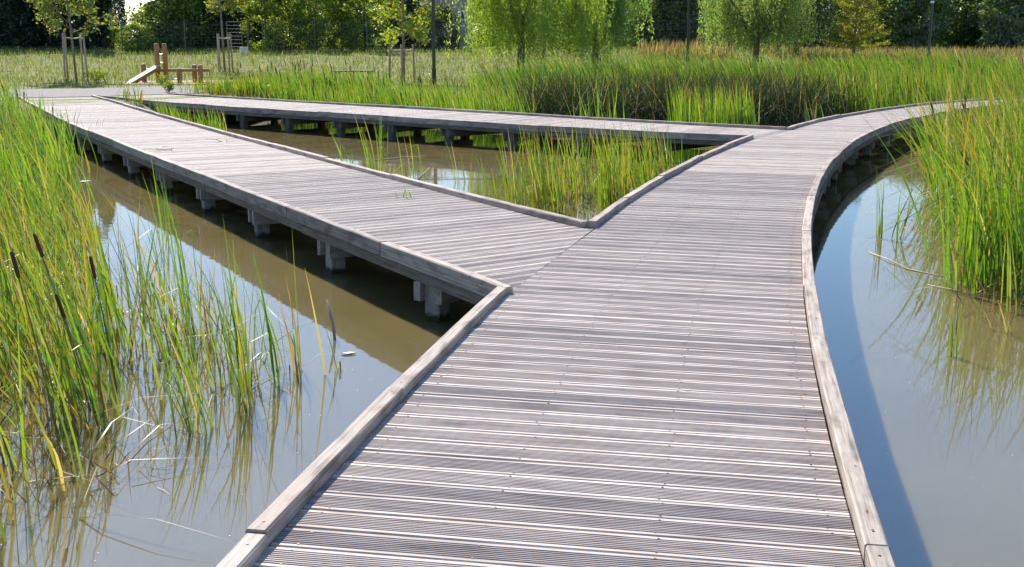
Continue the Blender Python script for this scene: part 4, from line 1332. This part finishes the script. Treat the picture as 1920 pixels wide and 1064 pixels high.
# ------------------------------------------------------------------ play equipment
def play():
    d = 41.5
    k = 2200 / d
    def X(px): return (px - 960) / k
    g0 = gz(X(312), d)
    root = empty('play_equipment', (X(312), d, g0), 'honey coloured wooden play equipment with ramp, ladder posts and balance beam', 'play equipment')
    def post(px, y, h, r=.085):
        x = X(px)
        z = gz(x, y)
        v, f = tube_geo([(x, y, z - .15), (x, y, z + h - .03), (x, y, z + h)], [r, r, r * .8], 14)
        mesh_obj('post', v, f, M['play_wood'], root, (x, y, z), [(a[2], a[0] + a[1]) for a in v], True)
        v, f = tube_geo([(x, y, z + h + .002), (x, y, z + h + .02)], [r * .82, r * .6], 14)
        mesh_obj('cap', v, f, M['metal'], root, (x, y, z + h))
    post(304, d + .15, 1.33)
    post(321, d, 1.33)
    post(272, d + .5, .62)
    post(369, d + .35, .60)
    post(385, d, .60)
    post(354, d - .55, .50)
    for z in (.98, .68, .40):
        v, f = tube_geo([(X(304), d + .15, g0 + z), (X(321), d, g0 + z)], .02, 8)
        mesh_obj('rung', v, f, M['metal'], root, (X(312), d, g0 + z))
    for a, b in (((X(272), d + .5, g0 + .46), (X(304), d + .15, g0 + .46)), ((X(321), d, g0 + .14), (X(354), d - .55, g0 + .14))):
        v, f = tube_geo([a, b], .018, 8)
        mesh_obj('bar', v, f, M['metal'], root, a)
    # ramp: a thick board leaning on the ladder posts, its pale upper face towards the camera
    def slab(a0, a1, b0, b1, th, mat, nm):
        P = [Vector(p_) for p_ in (a0, a1, b1, b0)]
        nrm = (P[1] - P[0]).cross(P[3] - P[0]).normalized()
        if nrm.z < 0: nrm = -nrm
        v = [tuple(p_) for p_ in P] + [tuple(p_ - nrm * th) for p_ in P]
        f = [(0, 1, 2, 3), (7, 6, 5, 4), (0, 4, 5, 1), (1, 5, 6, 2), (2, 6, 7, 3), (3, 7, 4, 0)]
        mesh_obj(nm, v, f, mat, root, v[0], [(0, 0), (0, .35), (1.2, .35), (1.2, 0)] * 2)
    bc, tc_ = Vector((X(263), d - .80, g0 + .03)), Vector((X(306), d + .02, g0 + .60))
    ax = tc_ - bc
    sd = Vector((ax.y, -ax.x, 0)).normalized()
    slab(bc + sd * .17, bc - sd * .17, tc_ + sd * .17, tc_ - sd * .17, .03, M['ramp_wood'], 'ramp')
    for sg in (-1, 1):
        v, f = beam_geo(bc + sd * (.195 * sg) - Vector((0, 0, .058)), tc_ + sd * (.195 * sg) - Vector((0, 0, .058)), .045, .11)
        mesh_obj('ramp_side', v, f, M['play_wood'], root, tuple(bc), [(0 if q < 4 else 1.1, .1 * q) for q in range(8)])
    v, f = beam_geo((X(308), d + .12, g0 + .43), (X(397), d + .18, g0 + .43), .22, .10)
    mesh_obj('balance_beam', v, f, M['play_wood'], root, (X(350), d, g0 + .4), [(a[0], a[2]) for a in v])
play()

# ------------------------------------------------------------------ lamp posts, bench, fence, houses
def lamp(px, d, h, label):
    x = (px - 960) / 2200 * d
    z = gz(x, d)
    root = empty('lamp_post', (x, d, z), label, 'lamp post', 'lamp posts along the pond path')
    v, f = tube_geo([(x, d, z - .1), (x, d, z + .5), (x, d, z + .52), (x, d, z + h)], [.075, .075, .06, .055], 16)
    mesh_obj('pole', v, f, M['lamp'], root, (x, d, z), smooth=False)
    v, f = tube_geo([(x, d, z + h), (x, d, z + h + .10)], [.075, .075], 16)
    mesh_obj('light_ring', v, f, M['lampring'], root, (x, d, z + h))
    v, f = tube_geo([(x, d, z + h + .102), (x, d, z + h + .45), (x, d, z + h + .48)], [.07, .07, .05], 16)
    mesh_obj('lamp_head', v, f, M['lamp'], root, (x, d, z + h))
    v, f = tube_geo([(x, d, z - .05), (x, d, z + .03)], [.12, .12], 12)
    mesh_obj('base_plate', v, f, M['lamp'], root, (x, d, z))
lamp(816, 40, 3.6, 'dark lamp post beside the yellow sapling')
lamp(1283, 56, 2.95, 'dark lamp post with a pale ring left of the round willow')
lamp(1727, 56, 2.7, 'dark lamp post with a pale ring before the right trees')

def bench():
    d, x = 37.5, -5.0
    z = gz(x, d)
    root = empty('bench', (x, d, z), 'low dark wooden bench half hidden in the reeds', 'bench')
    for i in range(3):
        v, f = beam_geo((x - .62, d - .16 + i * .16, z + .52), (x + .62, d - .16 + i * .16, z + .52), .14, .05)
        mesh_obj('seat_board', v, f, M['joist'], root, (x, d, z + .5), [(a[0], a[1]) for a in v])
    for s in (-.5, .5):
        v, f = box_geo((x + s, d, z - .1), .09, .42, .592, 0, .006)
        mesh_obj('leg', v, f, M['joist'], root, (x + s, d, z), [(a[2], a[1]) for a in v])
bench()

def wire_fence(x0, x1, d, label, gate=None):
    z = gz((x0+x1)/2, d)
    root = empty('wire_fence', ((x0+x1)/2, d, z), label, 'fence', 'wire fence sections at the back')
    n = max(2, int((x1 - x0) / 2.5))
    for i in range(n + 1):
        x = x0 + (x1 - x0) * i / n
        zz = gz(x, d)
        v, f = tube_geo([(x, d, zz - .1), (x, d, zz + 1.75)], .03, 8)
        mesh_obj('post', v, f, M['fpost'], root, (x, d, zz))
    gs = []
    for k in range(11):
        h = .08 + k * .16
        gs.append(tube_geo([(x0, d + .03, z + h), (x1, d + .03, z + h)], .0055, 4, False))
    m = int((x1 - x0) / .2)
    for i in range(m):
        x = x0 + (x1 - x0) * (i + .5) / m
        gs.append(tube_geo([(x, d + .03, z + .08), (x, d + .03, z + 1.68)], .0045, 4, False))
    v, f = join_geo(*gs)
    o = mesh_obj('wire_mesh', v, f, M['wire'], root, ((x0+x1)/2, d, z))
    o['kind'] = 'stuff'
wire_fence(-21, -14.2, 64.5, 'wire mesh fence section left of the metal gate')
wire_fence(-13.4, -2.2, 64.5, 'wire mesh fence section in front of the light hedge')
wire_fence(7.0, 12.5, 66.0, 'wire mesh fence section behind the tan dry weeds')
def gate():
    d = 64.4
    x0, x1 = -15.3, -14.5
    z = gz(-14.9, d)
    root = empty('metal_gate', (-14.9, d, z), 'narrow galvanised bar gate behind the second staked sapling', 'gate')
    for x in (x0, x1):
        v, f = beam_geo((x, d, z + .1), (x, d, z + 1.72), .04, .04)
        mesh_obj('upright', v, f, M['fpost'], root, (x, d, z))
    for k in range(9):
        v, f = tube_geo([(x0, d, z + .18 + k * .188), (x1, d, z + .18 + k * .188)], .0045, 6)
        mesh_obj('bar', v, f, M['wire'], root, (x0, d, z + .18 + k * .188))
gate()

def house(x0, x1, d, depth, h, mat, label, pipes=(), wins=()):
    z = gz((x0+x1)/2, d)
    cx = (x0 + x1) / 2
    root = empty('house', (cx, d, z), label, 'house')
    v, f = box_geo((cx, d + depth/2, z - .3), x1 - x0, depth, h + .3)
    mesh_obj('wall', v, f, mat, root, (cx, d, z))
    r = [(x0 - .4, d - .4, z + h), (x1 + .4, d - .4, z + h), (x1 + .4, d + depth + .4, z + h), (x0 - .4, d + depth + .4, z + h), (x0 - .4, d + depth/2, z + h + 1.5), (x1 + .4, d + depth/2, z + h + 1.5)]
    mesh_obj('roof', r, [(0, 1, 5, 4), (2, 3, 4, 5), (3, 0, 4), (1, 2, 5), (3, 2, 1, 0)], M['roof'], root, (cx, d, z + h))
    for x in pipes:
        v, f = tube_geo([(x, d - .07, z), (x, d - .07, z + h - .02)], .05, 8)
        mesh_obj('downpipe', v, f, M['frame'], root, (x, d, z))
    for (x, zz, w_, hh) in wins:
        v, f = box_geo((x, d - .02, z + zz), w_, .05, hh)
        wn_ = mesh_obj('window', v, f, M['frame'], root, (x, d, z + zz))
        v, f = box_geo((x, d - .05, z + zz + .08), w_ - .16, .02, hh - .16)
        mesh_obj('pane', v, f, M['pane'], wn_, (x, d, z + zz))
house(-9.2, -2.85, 84, 7, 5.2, M['wall'], 'pale pink rendered house behind the round shrub', (-4.95, -3.1), ((-3.45, 1.9, .35, .7), (-7.0, 3.2, 1.0, 1.1)))
house(10.8, 15.6, 90, 6, 4.8, M['wall2'], 'brownish house wall glimpsed left of the round willow', (), ((13.2, 2.6, .9, 1.1),))

# pale marker stone by the gate
v, f = box_geo((-14.0, 62.5, gz(-14.0, 62.5)), .42, .3, .42, .3, .05)
o = mesh_obj('stone_block', v, f, M['stone'], None, (-14.0, 62.5, gz(-14.0, 62.5)))
tag(o, 'small pale stone block at the meadow edge beside the gate', 'stone')

# leafy weed by the path end
def weed(xy, h, w_, n, col, label, name='leafy_weed'):
    z = gz(*xy)
    base = (xy[0], xy[1], z)
    root = empty(name, base, label, 'plant')
    gs, P = [], []
    for i in range(9):
        a = i * 2.4
        e = np.array(base) + [math.cos(a) * w_ * .45 * rng.uniform(.4, 1), math.sin(a) * w_ * .45, h * rng.uniform(.6, 1)]
        gs.append(tube_geo([base, (np.array(base) + e) / 2 + [0, 0, .05], e], [.008, .006, .003], 5))
        s = rng.uniform(.3, 1, n // 9)
        P.append(np.array(base) + (e - np.array(base)) * s[:, None] + rng.normal(0, .05, (n // 9, 3)))
    v, f = join_geo(*gs)
    mesh_obj('stems', v, f, M['palebark'], root, base)
    P = np.concatenate(P)
    V, F, C = leaves(P, rng.uniform(.05, .10, len(P)), tint(col, len(P)), .55)
    quads_obj('foliage', V, F, C, M['leaf'], root, base)
weed((-9.9, 34.3), .34, .36, 220, LT, 'bushy light green weed growing at the path edge by the far boardwalk')
weed((-14.9, 42.6), .45, 1.1, 520, LT, 'low green weeds at the foot of the right hand left stakes')
weed((-11.7, 39.9), .35, .6, 260, LT, 'small green weed in front of the play equipment')

# ------------------------------------------------------------------ small things on the deck and the water
def stalk(name, pts, r, mat, label, cat_, group=None):
    v, f = tube_geo(pts, r, 6)
    o = mesh_obj(name, v, f, mat, None, tuple(np.mean(np.asarray(pts, float), axis=0)), smooth=True)
    return tag(o, label, cat_, group)
ZF = ZW + 0.006
stalk('floating_stalk', [(3.42, 11.05, ZF), (3.47, 10.6, ZF + .012), (3.52, 10.2, ZF), (3.72, 9.9, ZF - .004), (4.05, 9.45, ZF - .008)], [.004, .006, .005, .004, .002], M['straw'], 'long pale reed stalk floating in the right water', 'reed stalk')
stalk('floating_stalk', [(3.46, 9.55, ZF), (3.60, 9.3, ZF + .006), (3.85, 9.0, ZF - .004)], [.004, .004, .002], M['straw'], 'short pale reed stalk floating nearer the right shore', 'reed stalk')
stalk('dead_branch', [(-1.36, 16.8, ZF - .01), (-1.30, 16.95, ZF + .05), (-1.20, 17.1, ZF + .15)], [.013, .011, .005], M['deadwood'], 'bleached forked branch sticking out of the triangular pool', 'branch')
stalk('floating_stalk', [(-1.5, 16.9, ZF), (-1.0, 17.0, ZF + .008), (-0.4, 16.95, ZF), (0.1, 17.2, ZF)], [.004, .005, .005, .003], M['straw'], 'long straight stalk lying across the water of the triangular pool', 'reed stalk')
stalk('floating_stalk', [(-2.3, 19.5, ZF), (-1.9, 19.9, ZF + .01), (-1.5, 20.3, ZF)], [.010, .010, .004], M['straw'], 'pale stalk floating behind the full clump in the pool', 'reed stalk')
stalk('floating_stalk', [(-3.85, 20.1, ZF), (-3.6, 20.25, ZF + .03), (-3.42, 20.2, ZF)], [.008, .009, .004], M['straw'], 'short curved stalk floating near the kerb at the back of the pool', 'reed stalk')
stalk('bent_stalk', [(0.55, 12.3, ZF - .01), (0.62, 12.15, ZF + .05), (0.60, 11.9, ZF + .05), (0.52, 11.75, ZF)], [.006, .006, .005, .003], M['straw'], 'thin hooked straw arching from the water by the kerb corner', 'reed stalk')
stalk('broken_stalk', [(-1.20, 7.75, ZW - .1), (-1.225, 7.8, ZW + .10), (-1.27, 7.85, ZW + .26)], [.012, .010, .006], M['deadwood'], 'leaning brown broken stalk behind the left reed clumps', 'reed stalk')
for pts, lb in ((((-6.16, 16.62), (-6.08, 16.70), (-6.0, 16.69), (-6.07, 16.60)), 'white scrap floating by the left reeds under the boardwalk'),
                (((-1.11, 7.38), (-1.06, 7.41), (-1.02, 7.40), (-1.07, 7.37)), 'white feather floating beside the single thin shoot')):
    vv = [(a, b, ZW + .004) for a, b in pts] + [(a * .999, b * .9995, ZW + .012) for a, b in pts]
    o = mesh_obj('floating_scrap', vv, [(4, 5, 6, 7), (0, 1, 5, 4), (1, 2, 6, 5), (2, 3, 7, 6), (3, 0, 4, 7)], M['fleck'], None, vv[0])
    tag(o, lb, 'scrap')
# countless tiny flecks drifting on the water
n = 900
q = np.stack([rng.uniform(-4.5, 5, n), rng.uniform(3, 16, n)], 1)
q = off_deck(q, .2)
n = len(q)
s = rng.uniform(.0015, .0048, n)[:, None]
a = rng.uniform(0, 6.28, n)
u = np.stack([np.cos(a), np.sin(a), 0 * a], 1) * s
w_ = np.stack([-np.sin(a), np.cos(a), 0 * a], 1) * s * .6
p = np.c_[q, np.full(n, ZW + .003)]
V = np.stack([p-u, p-w_, p+u, p+w_], 1).reshape(-1, 3)
o = quads_obj('floating_flecks', V, np.arange(n)[:, None] * 4 + np.arange(4)[None, :], np.full((4*n, 3), .7), M['fleck'])
tag(o, 'tiny pale flecks drifting on the pond water', 'flecks', kind='stuff')

# sprouts between the planks
def sprout(xy, nb, h, label, sp=.05, pal='bright'):
    root = empty('reed_sprout', (xy[0], xy[1], -.02), label, 'reeds', 'sprouts growing between the planks')
    for i in range(nb):
        b = np.array([[xy[0] + rng.normal(0, sp), xy[1] + rng.normal(0, sp * .3), -.02]])
        v, f, c = blades(b, np.array([h * rng.uniform(.6, 1)]), np.array([abs(rng.normal(.3, .2))]), rng.uniform(0, 6.28, 1), np.array([.013]), pick(pal, 1), 4, .2, .2, .2)
        quads_obj('blade', v, f, c, M['reed'], root, tuple(b[0]))
sprout((-1.07, 11.80), 8, .13, 'clipped green sprouts in the middle of the branch boardwalk', .055)
sprout((-8.6, 22.6), 7, .35, 'grass stems growing through the left edge of the branch boardwalk', .12)
sprout((-7.6, 21.5), 6, .3, 'dry stems bending over the left kerb of the branch boardwalk', .12, 'dry')
def twigs(c, n, L, label):
    root = empty('dry_twig', (c[0], c[1], .005), label, 'twig', 'dry twigs lying on the deck')
    for i in range(n):
        a = rng.uniform(0, 6.28)
        p0 = np.array([c[0] + rng.normal(0, L * .3), c[1] + rng.normal(0, L * .3), .008])
        p1 = p0 + np.array([math.cos(a) * L, math.sin(a) * L, rng.uniform(0, .06)])
        v, f = tube_geo([p0, (p0 + p1) / 2 + [0, 0, .02], p1], [.005, .004, .002], 5)
        mesh_obj('stalk', v, f, M['straw'], root, tuple(p0))
twigs((-5.0, 16.7), 7, .45, 'heap of dry reed stems on the left edge of the branch boardwalk')
twigs((-4.5, 18.2), 3, .25, 'few thin dry stems in the middle of the branch boardwalk')
